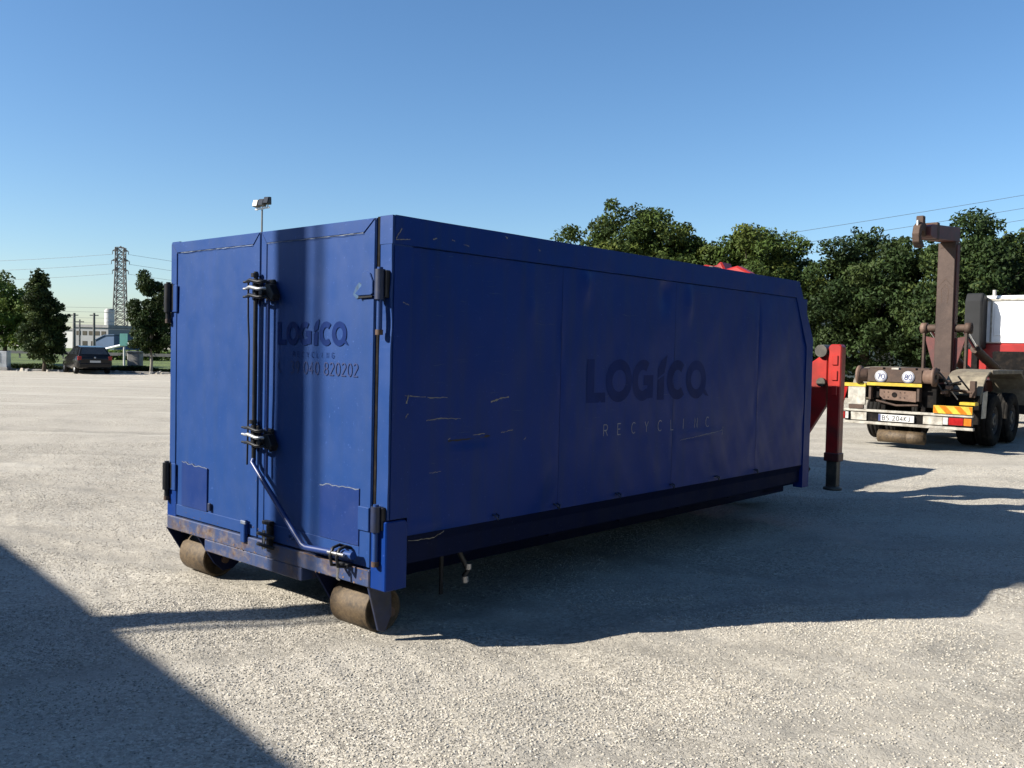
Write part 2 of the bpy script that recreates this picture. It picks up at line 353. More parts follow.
# ------------------------------------------------------------------ lettering (flat vinyl shapes with a little thickness)
def ribbon(mb, pts, wd, P, closed=False):
    n = len(pts); vs = []
    for i, q in enumerate(pts):
        a = pts[i - 1] if (i > 0 or closed) else q; b = pts[(i + 1) % n] if (i < n - 1 or closed) else q
        d1 = Vector((q[0] - a[0], q[1] - a[1])); d2 = Vector((b[0] - q[0], b[1] - q[1]))
        d1 = d1.normalized() if d1.length > 1e-9 else d2.normalized(); d2 = d2.normalized() if d2.length > 1e-9 else d1
        t = (d1 + d2); t = t.normalized() if t.length > 1e-6 else d1
        nn = Vector((-t.y, t.x)); k = 1 / max(.5, abs(nn.dot(Vector((-d1.y, d1.x)))))
        ww = wd[i] if hasattr(wd, '__len__') else wd
        vs += [P(q[0] + nn.x * ww / 2 * k, q[1] + nn.y * ww / 2 * k), P(q[0] - nn.x * ww / 2 * k, q[1] - nn.y * ww / 2 * k)]
    m_ = n if closed else n - 1
    mb.add(vs, [(2 * i, 2 * i + 1, 2 * ((i + 1) % n) + 1, 2 * ((i + 1) % n)) for i in range(m_)])
def arc(cx, cy, rx, ry, a0, a1, n=20): return [(cx + rx * math.cos(R(a0 + (a1 - a0) * i / n)), cy + ry * math.sin(R(a0 + (a1 - a0) * i / n))) for i in range(n + 1)]
def ell(cx, cy, rx, ry, n=32): return arc(cx, cy, rx, ry, 0, 360, n)[:-1]
GL = {   # strokes in a unit-high cell, width .62
 'R': [[(0, 0), (0, 1)], [(0, 1), (.3, 1)] + arc(.32, .74, .26, .26, 90, -90, 8) + [(0, .48)], [(.28, .48), (.58, 0)]],
 'E': [[(.5, 1), (0, 1), (0, 0), (.5, 0)], [(0, .5), (.42, .5)]], 'C': [arc(.36, .5, .36, .5, 50, 310, 14)],
 'Y': [[(0, 1), (.28, .48), (.56, 1)], [(.28, .48), (.28, 0)]], 'L': [[(0, 1), (0, 0), (.46, 0)]], 'I': [[(.1, 0), (.1, 1)]],
 'N': [[(0, 0), (0, 1), (.54, 0), (.54, 1)]], 'G': [arc(.36, .5, .36, .5, 50, 330, 14) + [(.7, .46), (.42, .46)]],
 'B': [[(0, 0), (0, 1), (.28, 1)] + arc(.28, .76, .24, .24, 90, -90, 8) + [(0, .52)], [(.28, .52)] + arc(.3, .26, .26, .26, 90, -90, 8) + [(0, 0)]],
 'S': [arc(.3, .74, .26, .26, 40, 270, 10) + arc(.3, .25, .28, .25, 90, -140, 10)], 'K': [[(0, 0), (0, 1)], [(.5, 1), (.03, .45), (.55, 0)]], 'J': [[(.4, 1), (.4, .22)] + arc(.2, .22, .2, .22, 0, -160, 8)],
 '0': [ell(.3, .5, .28, .5, 20) + [(.58, .5)]], '2': [arc(.28, .74, .26, .26, 160, -20, 10) + [(0, 0), (.56, 0)]],
 '3': [arc(.26, .75, .25, .25, 140, -90, 10), arc(.26, .25, .28, .25, 90, -140, 10)], '4': [[(.42, 0), (.42, 1), (0, .3), (.58, .3)]],
 '7': [[(0, 1), (.54, 1), (.2, 0)]], '8': [ell(.3, .75, .24, .25, 16) + [(.54, .75)], ell(.3, .25, .28, .25, 16) + [(.58, .25)]],
 '9': [ell(.3, .7, .26, .3, 16) + [(.56, .7)], [(.56, .7), (.5, .3), (.25, 0)]]}
class Letters(list):
    def build(s, name, mat, parent):
        for q in s: q.build('letter', mat, parent)
def write(txt, x0, z0, h, adv, sw, P, xs=1.0):
    out = Letters(); x = x0
    for ch in txt:
        if ch != ' ':
            mb = MB()
            for st in GL[ch]: ribbon(mb, [(x + a * h * xs, z0 + b * h) for a, b in st], sw, P)
            out.append(mb)
        x += adv * (.6 if ch == ' ' else 1)
    return out
def logo(P, x0, z0, h, xs):
    X = lambda a, b: (x0 + a * h * xs, z0 + b * h); sw = .25 * h; out = Letters([MB() for _ in range(6)])
    def rib(mb, pts, k=1, closed=False): ribbon(mb, [X(a, b) for a, b in pts], sw * k, P, closed)
    def poly(mb, pts): mb.add([P(*X(a, b)) for a, b in pts], [tuple(range(len(pts)))])
    l, o, g_, i, c, q = out
    poly(l, [(0, 1), (.26, 1), (.26, .23), (.66, .23), (.66, 0), (0, 0)])
    rib(o, ell(1.14, .5, .36, .385), 1, True)
    rib(g_, arc(2.05, .5, .31, .385, 55, 300, 20) + [(2.36, .18), (2.36, .5), (2.1, .5)])
    poly(i, [(2.66, 0), (2.94, 0), (2.94, .62), (2.66, .50)]); poly(i, [(2.66, .55), (2.94, .68), (3.0, .9), (3.04, 1.14), (2.78, .98), (2.66, .78)])
    rib(c, arc(3.50, .5, .33, .385, 48, 312, 20))
    rib(q, ell(4.36, .5, .36, .385), 1, True); poly(q, [(4.62, .28), (4.80, .22), (4.96, .04), (4.80, .07), (4.68, .14)])
    return out

# ------------------------------------------------------------------ the blue container (local x = width, y = length, z = up)
YAW = .7317; CO = Vector((-2.5591 + .02 * math.sin(YAW), 6.8006 + .02 * math.cos(YAW), 0))
box = empty('roll_off_container', CO, -YAW, 'long dented blue steel roll-off container standing on rusty rear rollers', 'container')
W, LN, HT = 2.5, 5.62, 2.4724
def wave(a, b, s=0):
    return (math.sin(a * 2.1 + s) * math.sin(b * 3.3 + s * 1.7) + .5 * math.sin(a * 5.3 + 1.3 + s) * math.sin(b * 4.1 + s) + .3 * math.sin(a * 11 + b * 7 + s))
# inner body
MB().prism([(.06, .46), (5.51, .46), (5.51, 1.84), (5.18, 2.28), (.06, 2.28)], 'x', .02, 2.46).build('hull', M['blue_dark'], box)
MB().box(.03, 2.44, .08, LN - .36, 2.281, 2.36).build('roof_sheet', M['blue_shade'], box)
dents = [(1.21, 2.0, .05, .10, .010), (1.80, 2.2, .05, .14, .012), (2.83, 2.18, .07, .12, -.014), (3.2, 2.14, .05, .14, .016), (1.34, .86, .12, .16, .012), (.66, 1.17, .2, .03, -.012), (3.4, 1.05, .4, .03, .008), (4.7, 1.9, .3, .3, .008), (.3, .62, .2, .05, .02)]
def sidex(u, z):
    d = .0050 * wave(u * 1.5, z * 1.3) + .0016 * wave(u * 4.1, z * 3.7, 1.1)
    for a, b, ra, rb, k in dents: d += 1.5 * k * math.exp(-((u - a) / ra) ** 2 - ((z - b) / rb) ** 2)
    return d
seams = [.15, 1.54, 3.0, 4.452, 5.47]
for sgn in (0, 1):
    for i in range(4):
        a, b = seams[i] + .0018, seams[i + 1] - .0018
        def f(s, t, a=a, b=b):
            u = a + (b - a) * s; top = 2.305
            z = .632 + (top - .632) * t
            return (2.488 + sidex(u, z) * (1 if min(s, t, 1 - s, 1 - t) > 0 else 0), u, z) if sgn == 0 else (.012 - sidex(u, z) * .7, u, z)
        MB().grid(f, 44, 44).build('wall_panel', M['blue_shade'], box)
for sx_, nm in ((1, 'a'), (0, 'b')):
    x0, x1 = (2.40, 2.5) if sx_ else (0, .10)
    # top rail: box section with a rolled, slightly battered outer face
    def f(s, t, x1=x1, x0=x0):
        u = .012 + 5.240 * s; z = 2.312 + (HT - 2.312) * t
        xx = x1 if sx_ else x0
        return (xx + (1 if sx_ else -1) * .003 * wave(u * 3, z * 6, 2), u, z)
    tr = MB().box(x0 + .004, x1 - .004, .012, 5.25, 2.309, HT - .003); tr.grid(f, 90, 4)
    tr.build('top_rail', M['blue_shade'], box)
    # front post with the sloped upper corner
    fpo = MB(); xe = (x0, x1 - .002) if sx_ else (.002, x1)
    fpo.prism([(5.47, .40), (5.615, .40), (5.615, 1.90), (5.47, 1.83)], 'x', *xe); fpo.prism([(5.47, 1.83), (5.615, 1.90), (5.252, HT - .001), (5.20, 2.3085)], 'x', *xe)
    fpo.build('front_post', M['blue_shade'], box)
    # rear corner post, bent outwards a little along its edge
    def g2(s, t):
        z = .742 + (2.3085 - .742) * t; bend = .007 * math.exp(-((z - 1.85) / .10) ** 2) - .006 * math.exp(-((z - 2.02) / .05) ** 2) + .0012 * math.sin(z * 17) * math.sin(z * 5)
        return z, bend
    mbp = MB(); n_ = 40
    for j in range(n_ + 1):
        z, bd = g2(0, j / n_); e = (2.496 + bd * .4) if sx_ else (.004 - bd * .4)
        inn = 2.392 if sx_ else .108
        mbp.v += [(inn, bd * .5, z), (e, -.004 + bd, z), (e, .15, z), (inn, .15, z)]
    for j in range(n_):
        for k in range(4): mbp.f.append((4 * j + k, 4 * j + (k + 1) % 4, 4 * j + 4 + (k + 1) % 4, 4 * j + 4 + k)); mbp.sm.append(False)
    mbp.f += [(0, 1, 2, 3), (4 * n_, 4 * n_ + 1, 4 * n_ + 2, 4 * n_ + 3)]; mbp.sm += [False, False]
    mbp.build('corner_post', M['blue'], box); MB().box(*((2.392, 2.499) if sx_ else (.001, .108)), -.004, .0115, 2.310, HT - .002).build('rail_end_lit_plate', M['blue'], box)  # rail end covered in the lighter blue so it looks sunlit like the post
    MB().box(*((2.4985, 2.503) if sx_ else (-.003, .0015)), .012, .152, .745, 2.300).build('post_shade_plate', M['blue_shade'], box)  # thin cover in the darker blue that paints the post's shaded face
    # lower corner plate
    xo = (2.375, 2.509) if sx_ else (-.009, .125)
    MB().prism([(-.022, .335), (.142, .335), (.142, .71), (.125, .735), (-.022, .735)], 'x', *xo).build('corner_plate', M['blue_shade'], box, .006)
    # recessed sloping skirt below the wall
    xa_, xb_ = (2.486, 2.40) if sx_ else (.014, .10)
    MB().add([(xa_, .15, .630), (xa_, 5.47, .630), (xb_, 5.47, .425), (xb_, .15, .455), (xa_ - (.1 if sx_ else -.1), .15, .63), (xa_ - (.1 if sx_ else -.1), 5.47, .63), (xb_ - (.05 if sx_ else -.05), 5.47, .425), (xb_ - (.05 if sx_ else -.05), .15, .455)],
             [(0, 1, 2, 3), (4, 5, 6, 7), (0, 1, 5, 4), (3, 2, 6, 7), (0, 3, 7, 4), (1, 2, 6, 5)]).build('skirt', M['blue_dark'], box)
MB().box(.10, 2.40, LN - .10, LN, .42, 1.88).build('front_wall', M['blue_shade'], box, .005)
# underframe
for x in (.64, 1.56): MB().box(x, x + .14, .40, 6.75, .14, .45).build('hook_rail', M['blue_dark'], box, .006)
for y in (.9, 1.8, 2.7, 3.6, 4.5): MB().box(.30, 2.20, y, y + .07, .36, .455).build('cross_member', M['blue_dark'], box)
MB().box(.5, 1.70, 6.2, 6.7, .16, .40).build('nose_beam', M['blue_dark'], box, .01)
for x in (.9, 1.6): MB().cyl((x, 6.05, .02), (x + .12, 6.05, .02), .001, n=4).build('skid', M['black'], box) if False else None
# lugs for the cover net along the foot of the wall
for u in (.90, 1.52, 2.25, 3.0, 3.73, 4.45):
    MB().tube([(2.485, u - .018, .672), (2.515, u - .016, .664), (2.522, u, .640), (2.515, u + .016, .664), (2.485, u + .018, .672)], .006, 6).build('net_lug', M['navy_steel'], box)
# vertical weld strips over the panel joints, from the rail downwards
for u in seams[1:4]: MB().box(2.479, 2.486, u - .012, u + .012, .64, 2.30).build('joint_strip', M['blue_dark'], box)

# --- rear doors
def door(x0, x1, s):
    d = MB()
    def f(a, t): 
        x = x0 + (x1 - x0) * a; z = .447 + (HT - .01 - .447) * t
        return (x, -.012 - (.0022 * wave(x * 2.2, z * 1.3, s) if min(a, t, 1 - a, 1 - t) > 0 else 0), z)
    d.grid(f, 40, 70); d.box(x0, x1, -.011, .05, .447, HT - .01)
    return d.build('door', M['blue'], box)
dl = door(.012, 1.196, .4); dr = door(1.206, 2.368, 2.2)
# folded frame strips proud of the door sheets
def strip(par, poly, y=-.021, mat='blue', nm='door_frame_strip'):
    return MB().prism(poly, 'y', y, -.011).build(nm, M[mat], par, .003)
def xz(x0, x1, z0, z1): return [(x0, z0), (x1, z0), (x1, z1), (x0, z1)]
strip(dl, [(.016, HT - .012), (1.192, HT - .012), (1.115, 2.385), (.10, 2.385)]); strip(dr, [(1.21, HT - .012), (2.364, HT - .012), (2.266, 2.385), (1.272, 2.385)])
strip(dl, [(1.192, HT - .016), (1.192, .45), (1.117, .45), (1.117, 2.381)], -.0195); strip(dr, [(1.21, HT - .016), (1.21, .45), (1.27, .45), (1.27, 2.381)], -.0195)
strip(dr, [(2.364, HT - .016), (2.268, 2.381), (2.268, .45), (2.364, .45)], -.0195); strip(dl, [(.016, HT - .016), (.016, .45), (.098, .45), (.098, 2.381)], -.0195)
strip(dl, xz(.100, 1.115, .45, .53), -.0185, 'blue'); strip(dr, xz(1.272, 2.266, .45, .56), -.0185, 'blue')
def ragged(x0, x1, z0, z1, amp=.008, n=12):
    return [(x0, z0), (x1, z0)] + [(x1 + (x0 - x1) * i / n, z1 + random.uniform(-amp, amp)) for i in range(n + 1)]
random.seed(3)
def patch(par, x0, x1, z0, z1, tilt):
    pts = ragged(x0, x1, z0, z1); pts = pts[:2] + [(a, b + tilt * (a - x0) / (x1 - x0)) for a, b in pts[2:]]
    o = MB().prism(pts, 'y', -.0235, -.0115).build('repair_plate', M['blue_patch'], par, .002)
    mb = MB(); ribbon(mb, [(a, b - .002) for a, b in pts[2:]], [random.uniform(.002, .007) for _ in pts[2:]], lambda a, b: (a, -.0243, b)); mb.build('worn_lit_edge', M['ledge'], o)
patch(dl, .205, .560, .532, .855, -.012); patch(dr, 1.885, 2.264, .562, .888, .006)
# painted highlight along the sunlit folded edge under the top strips
for par, xa_, xb_ in ((dl, .16, 1.11), (dr, 1.275, 2.262)):
    mb = MB(); n_ = 26
    ribbon(mb, [(xa_ + (xb_ - xa_) * i / n_, 2.3825 + random.uniform(-.0015, .0015)) for i in range(n_ + 1)], [random.uniform(.0006, .0048) for _ in range(n_ + 1)], lambda a, b: (a, -.0222, b)); mb.build('worn_lit_edge', M['ledge'], par)
# black recess between door and right post, and the central gap cover
MB().box(2.3685, 2.3915, -.004, .05, .45, HT - .004).build('door_gap', M['black_hole'], box)
MB().box(1.196, 1.206, -.006, .05, .447, HT - .012).build('door_seal', M['black'], box)
# scraped corner round the upper right hinge leaf
hp = MB().prism([(2.20, 2.035), (2.232, 2.02), (2.345, 2.022), (2.362, 2.03), (2.362, 2.10), (2.335, 2.15), (2.29, 2.165), (2.262, 2.15), (2.258, 2.08)], 'y', -.030, -.0185).build('hinge_leaf', M['blue'], dr, .004)
MB().prism([(2.17, 2.03), (2.20, 2.006), (2.255, 2.010), (2.262, 2.05), (2.250, 2.085), (2.225, 2.10), (2.195, 2.075)], 'y', -.0175, -.0120).build('scrape', M['cyan_wear'], dr)
MB().prism([(2.238, 2.006), (2.362, 2.010), (2.362, 2.020), (2.238, 2.017)], 'y', -.033, -.019).build('hinge_leaf_lip', M['black'], dr)
MB().prism(xz(2.262, 2.362, .66, .80), 'y', -.030, -.0185).build('hinge_leaf', M['blue'], dr, .004)
for zz in (2.02, .70): MB().prism([(.03, zz - .07), (.12, zz - .07), (.12, zz + .13), (.06, zz + .13), (.03, zz + .10)], 'y', -.030, -.0185).build('hinge_leaf', M['blue'], dl, .004)
# hinges
def hinge(x, z0, z1, s):
    h = MB().cyl((x, -.040, z0), (x, -.040, z1), .030, n=16).build('hinge', M['black'] if s < 0 else M['navy_steel'], box)
    MB().box(x - .018 if s < 0 else x - .06, x + .055 if s < 0 else x + .045, -.032, .012, z0 + .01, z1 - .005).build('hinge_bracket', M['black'], h, .004)
    MB().cyl((x, -.040, z0 - .17 if s > 0 else z0 - .05), (x, -.040, z1 + .012), .017, n=12).build('hinge_pin', M['blue'] if s > 0 else M['black'], h)
    MB().cyl((x, -.040, z0 - .20 if s > 0 else z0 - .08), (x, -.040, z0 - .17 if s > 0 else z0 - .05), .022, n=8).build('pin_nut', M['rust'], h)
hinge(2.440, 1.995, 2.165, 1); hinge(2.440, .675, .82, 1); hinge(.015, 1.95, 2.16, -1); hinge(.015, .63, .83, -1)

# --- locking gear
MB().cyl((1.205, -.055, .97), (1.205, -.055, 2.20), .0145, n=12).build('lock_rod', M['black'], box)
MB().cyl((1.338, -.045, .88), (1.338, -.045, 2.14), .0105, n=12).build('lock_rod', M['blue_patch'], box)
MB().tube([(1.126, -.062, 2.13), (1.130, -.062, 1.9), (1.143, -.062, 1.75), (1.145, -.062, 1.3), (1.138, -.062, .93)], .0062, 8).build('pull_wire', M['black'], box)
MB().tube([(1.205, -.055, .972), (1.212, -.070, .95), (1.74, -.085, .55), (1.80, -.085, .505), (1.84, -.084, .495), (2.27, -.075, .515)], [.017, .017, .017, .018, .019, .020], 12).build('lever_handle', M['blue_patch'], box)
MB().tube([(2.19, -.076, .512), (2.285, -.075, .517)], .024, 12).build('lever_grip', M['blue'], box)
def latch(z, parent):
    e = MB().box(1.150, 1.240, -.050, -.021, z - .075, z + .065).build('latch', M['black'], parent, .006)
    MB().box(1.300, 1.390, -.045, -.021, z - .085, z + .055).build('keeper_plate', M['black'], e, .006)
    for dz in (-.052, 0, .045):
        MB().tube([(1.140, -.085, z + dz), (1.205, -.10, z + dz + .008), (1.295, -.098, z + dz - .008), (1.360, -.085, z + dz - .004), (1.375, -.05, z + dz - .02)], [.009, .012, .012, .011, .008], 8).build('claw', M['galv'] if dz == 0 else M['black'], e)
        MB().cyl((1.085, -.07, z + dz), (1.150, -.07, z + dz), .008, n=8).build('bolt', M['galv'] if dz == 0 else M['black'], e)
    MB().prism([(1.345, z - .03), (1.435, z - .085), (1.450, z - .045), (1.405, z + .02), (1.355, z + .03)], 'y', -.085, -.03).build('cam_plate', M['black'], e, .004)
    MB().cyl((1.193, -.055, z + .075), (1.193, -.055, z + .10), .026, n=10).build('collar', M['black'], e)
    MB().cyl((1.343, -.11, z - .03), (1.343, -.02, z - .03), .018, n=10).build('pivot_bolt', M['black'], e)
latch(2.09, box); latch(1.13, box)
lt = MB().box(1.315, 1.405, -.060, -.021, .56, .585).build('latch', M['black'], box, .004)
MB().box(1.350, 1.400, -.052, -.021, .40, .56).build('latch_body', M['black'], lt, .006)
for zz in (.43, .50): MB().tube([(1.300, -.075, zz), (1.355, -.09, zz + .006), (1.425, -.08, zz), (1.447, -.05, zz - .012)], .013, 8).build('claw', M['black'], lt)
MB().cyl((1.375, -.082, .41), (1.375, -.082, .53), .012, n=8).build('bolt', M['steel'], lt)
# lever rest
lr = MB().box(2.120, 2.215, -.060, -.0, .432, .452).build('lever_rest', M['black'], box, .003)
for xx in (2.135, 2.195):
    MB().tube([(xx, -.06, .435), (xx, -.115, .445), (xx, -.125, .50), (xx, -.105, .545), (xx, -.06, .555), (xx, -.022, .54)], .010, 8).build('clamp', M['black'], lr)
MB().cyl((2.100, -.115, .515), (2.250, -.115, .52), .010, n=8).build('cross_pin', M['steel'], lr)
MB().tube([(2.170, -.09, .44), (2.172, -.10, .37), (2.175, -.085, .36)], .008, 8).build('retainer', M['steel'], lr)
# small bits on the door
MB().lathe([(.022, -.035), (.012, -.045), (.012, -.02), (.022, -.02)], (1.608, 0, .520), 12, 'y').build('grease_point', M['blue'], dr)
MB().box(.590, .622, -.036, -.0185, .545, .60).build('stop_block', M['navy_steel'], dl, .004)
MB().box(1.045, 1.095, -.052, -.021, .40, .55).build('door_stop', M['blue'], dl, .005)
MB().box(1.055, 1.115, -.058, -.046, .525, .548).build('door_stop_hook', M['ledge'], dl, .003)

# --- sill
MB().box(.006, 2.374, -.030, .10, .338, .438).build('sill', M['blue_sill'], box, .006)
MB().box(.54, 1.712, -.026, .10, .252, .3365).build('sill_centre', M['blue_sill'], box, .006)
mb = MB(); random.seed(9)
ribbon(mb, [(1.74 + .62 * i / 20, .4366 + random.uniform(-.001, .001)) for i in range(21)], [random.uniform(.004, .012) for _ in range(21)], lambda a, b: (a, -.0312, b)); mb.build('worn_lit_edge', M['rust_light'], box)
random.seed(77); chips = MB()
def chip(x, z, r, y):
    n = random.randint(5, 7); chips.add([(x + r * random.uniform(.4, 1.3) * math.cos(6.283 * i / n), y, z + r * random.uniform(.3, 1.0) * math.sin(6.283 * i / n)) for i in range(n)], [tuple(range(n))])
for _ in range(60): chip(random.uniform(.02, 2.35), .34 + random.random() ** 2 * .09, random.uniform(.003, .011), -.0313)
for _ in range(26): chip(random.choice((.03, 1.18, 1.222, 2.35)) + random.uniform(-.006, .006), random.uniform(.5, 2.3), random.uniform(.002, .006), -.0222)
for _ in range(22): chip(random.uniform(.1, 2.3), random.uniform(.46, .52), random.uniform(.002, .007), -.0222)
chips.build('paint_chips', M['rust_light'], box, kind='stuff')
# --- rollers
for (xa_, xb_) in ((.02, .37), (1.885, 2.235)):
    y, z, r = .20, .138, .138
    prof = [(.03, 0), (r - .004, 0), (r, .006), (r, xb_ - xa_ - .006), (r - .004, xb_ - xa_), (r - .018, xb_ - xa_ - .001), (r - .022, xb_ - xa_ - .02), (.03, xb_ - xa_ - .02)]
    ro = MB().lathe(prof, (xa_, y, z), 40).build('roller', M['rust_roll'], box)
    ro.data.polygons.foreach_set('use_smooth', [True] * len(ro.data.polygons))
    MB().cyl((xa_ - .09, y, z), (xb_ + .08, y, z), .028, n=14).build('axle', M['rust'], ro)
    for xx, k in ((xa_ - .06, 0), (xb_ + .04, 1)):
        big = (xx > 2.2)
        if big: continue
        MB().prism([(-.016, .337), (.42, .337), (.40, .16), (.27, .06), (.19, .055), (.12, .12)], 'x', xx, xx + .022).build('roller_bracket', M['blue_dark'] if not big else M['navy_steel'], box, .003)
MB().prism([(-.01, .3345), (.16, .3345), (.17, .14), (.12, .045), (.07, .06)], 'x', 2.33, 2.352).build('roller_bracket', M['navy_steel'], box, .004)
# bits hanging under the side
MB().box(2.30, 2.312, .60, .625, .17, .44).build('hanging_strap', M['black'], box)
ho = MB().tube([(2.33, .74, .43), (2.34, .78, .36), (2.36, .80, .30), (2.34, .78, .26)], .018, 8).build('valve_hose', M['hose'], box)
MB().cyl((2.345, .79, .225), (2.345, .785, .265), .024, n=10).build('coupling', M['steel'], ho); MB().cyl((2.36, .80, .31), (2.36, .80, .345), .022, n=10).build('coupling', M['steel'], ho)

# --- lettering
Ps = lambda a, b: (2.4895 + sidex(a, b), a, b)
Pr = lambda a, b: (a, -.0165 - .0022 * wave(a * 2.2, b * 1.3, 2.2), b)
logo(Pr, 1.40, 1.728, .145, 1.02).build('logo_lettering', M['logo'], dr)
write('RECYCLING', 1.575, 1.655, .032, .050, .0040, Pr).build('small_lettering', M['logo'], dr)
write('39 040 820202', 1.545, 1.552, .074, .0572, .0078, Pr, .95).build('phone_number', M['digits'], dr)
mb = MB(); ribbon(mb, [(1.425, 1.622), (1.412, 1.60), (1.418, 1.572), (1.440, 1.552)], [.016, .008, .008, .018], Pr); mb.build('phone_symbol', M['digits'], dr)
logo(Ps, 1.84, 1.36, .315, 1.10).build('logo_lettering', M['logo_side'], box)
write('RECYCLINC', 2.058, 1.112, .082, .1825, .0072, Ps).build('small_lettering', M['letters'], box)
# --- scratches
random.seed(21)
def scratch(pts, wd, mat='scratch', n=8):
    mb = MB(); P = lambda a, b: ((2.4899 + sidex(a, b)) if (a > .15 and b < 2.3) else 2.5055, a, b); out = []
    for (a, b), (c, d) in zip(pts[:-1], pts[1:]):
        out += [(a + (c - a) * i / n + random.uniform(-.004, .004), b + (d - b) * i / n + random.uniform(-.003, .003)) for i in range(n)]
    out.append(pts[-1]); out.sort(key=lambda q: q[0])
    cl = [out[0]]
    for q in out[1:]:
        if abs(q[0] - cl[-1][0]) + abs(q[1] - cl[-1][1]) > .004: cl.append(q)
    if len(cl) > 1:
        ribbon(mb, cl, [wd * random.uniform(.25, 1) for _ in cl], P); mb.build('scratch', M[mat], box)
for pts in ([(.107, 1.45), (.285, 1.44)], [(.30, 1.435), (.46, 1.432)], [(.289, 1.299), (.41, 1.308), (.578, 1.299)], [(.942, 1.194), (1.056, 1.208)], [(.15, .608), (.33, .60), (.43, .63)], [(.455, 2.376), (.48, 2.371)], [(.556, 2.361), (.60, 2.353)], [(.019, 2.34), (.06, 2.40)], [(.02, 2.334), (.123, 2.345)], [(.08, 1.985), (.124, 1.97)]):
    scratch(pts, .006)
scratch([(.842, 1.396), (.916, 1.413), (1.01, 1.424)], .016); scratch([(.48, 1.178), (.669, 1.186), (.80, 1.195)], .007); scratch([(.48, 1.166), (.669, 1.172), (.849, 1.18)], .018, 'scratch_d')
scratch([(.116, 1.404), (.132, 1.455)], .010); scratch([(.11, 1.324), (.132, 1.346)], .010); scratch([(.30, 2.364), (.332, 2.373)], .010); scratch([(.928, 2.45), (.948, 2.439)], .008)
scratch([(3.12, 1.02), (3.45, 1.045), (3.81, 1.07)], .006, 'letters', 20); scratch([(3.8, 1.03), (3.82, 1.10)], .008, 'letters'); scratch([(1.167, 1.136), (1.187, 1.155)], .007); scratch([(.324, .984), (.42, .988)], .004, 'letters')
scratch([(1.253, 2.399), (1.27, 2.387)], .006)
random.seed(33); fs_ = MB()
for k in range(130):
    a = .17 + random.random() ** 1.6 * 5.1; b = random.choice((random.uniform(.7, 2.25), random.gauss(1.35, .2), random.gauss(2.1, .12))); b = min(max(b, .66), 2.28)
    if any(abs(a - q) < .09 for q in seams): continue
    ln = random.uniform(.015, .13); sl_ = random.gauss(0, .08); n = 4; pts = [(a + ln * i / n, b + sl_ * ln * i / n + random.gauss(0, .0012)) for i in range(n + 1)]
    if pts[-1][0] > 5.4 or any(pts[0][0] < q < pts[-1][0] for q in seams): continue
    wmax = random.choice((.0010, .0014, .0022)); ribbon(fs_, pts, [wmax * q for q in (.3, .9, 1, .7, .2)], lambda a, b: (2.4893 + sidex(a, b), a, b))
fs_.build('fine_scratches', M['cyan_wear'], box, kind='stuff')

# ------------------------------------------------------------------ red loader crane at the container's nose
cr = empty('loader_crane', CO + Vector((math.sin(YAW), math.cos(YAW), 0)) * .42 - Vector((math.cos(YAW), -math.sin(YAW), 0)) * .17, -YAW, 'red folding loader crane with stabiliser legs mounted on the nose of the blue container', 'crane')
MB().box(.35, 1.75, 5.95, 6.40, .42, .80).build('base_frame', M['red'], cr, .015)
MB().cyl((1.25, 6.18, .80), (1.25, 6.18, 2.0), .20, .16, 20).build('column', M['red'], cr)
MB().prism([(.60, 2.60), (.80, 2.76), (.86, 2.83), (1.02, 2.80), (1.10, 2.86), (1.18, 2.72), (1.40, 2.56), (1.45, 2.0), (1.0, 1.9)], 'y', 6.06, 6.30).build('inner_boom', M['red'], cr, .02)
MB().prism([(1.05, 2.70), (1.40, 2.775), (1.58, 2.68), (1.62, 2.50), (1.56, 1.3), (1.40, 1.3), (1.38, 2.48), (1.1, 2.56)], 'y', 5.90, 6.05).build('outer_boom', M['red'], cr, .02)
MB().cyl((1.08, 5.86, 2.74), (1.08, 6.34, 2.74), .045, n=12).build('knuckle_pin', M['dark_leg'], cr)
MB().tube([(1.15, 6.18, 2.60), (1.3, 5.93, 2.66), (1.5, 5.9, 2.5), (1.52, 5.9, 1.9)], .018, 6).build('hose', M['hose'], cr)
MB().box(.35, 2.02, 6.12, 6.28, .74, .94).build('stabiliser_beam', M['red'], cr, .01)
for sgn, xc in ((1, 2.535), (-1, -.04)):
    lg = MB().prism([(xc - .085, .62), (xc + .065, .62), (xc + .065, 1.855), (xc + .04, 1.875), (xc - .06, 1.875), (xc - .085, 1.84)], 'y', 6.10, 6.225).build('stabiliser_leg', M['red'], cr, .012)
    MB().box(xc - .095, xc + .075, 6.09, 6.235, .575, .67).build('leg_collar', M['oxide'], lg, .008)
    MB().box(xc - .07, xc + .05, 6.11, 6.215, .28, .58).build('inner_leg', M['dark_leg'], lg, .006)
    MB().lathe([(.001, 0), (.10, 0), (.10, .025), (.05, .045), (.001, .045)], (xc - .01, 6.16, .255), 18, 'z').build('foot_plate', M['dark_leg'], lg)
    for z0 in (1.70, 1.53, 1.36): MB().box(xc - .035, xc + .03, 6.085, 6.099, z0 - .055, z0 + .055).build('stiffener', M['red'], lg, .006)
    # bracing plate running down to the beam
    xi = xc - sgn * .10
    MB().prism([(xi, 1.80), (xi, 1.20), (xi - sgn * .30, .70), (xi - sgn * .48, .70), (xi - sgn * .20, 1.66)], 'y', 6.12, 6.20).build('brace_plate', M['red'], cr, .01)
    MB().cyl((xi - sgn * .06, 6.07, 1.80), (xi - sgn * .06, 6.30, 1.80), .07, n=14).build('brace_pivot', M['dark_leg'], cr)
    MB().cyl((xi - sgn * .05, 6.07, 1.45), (xi - sgn * .05, 6.13, 1.45), .05, n=12).build('ram_pin', M['dark_leg'], cr)
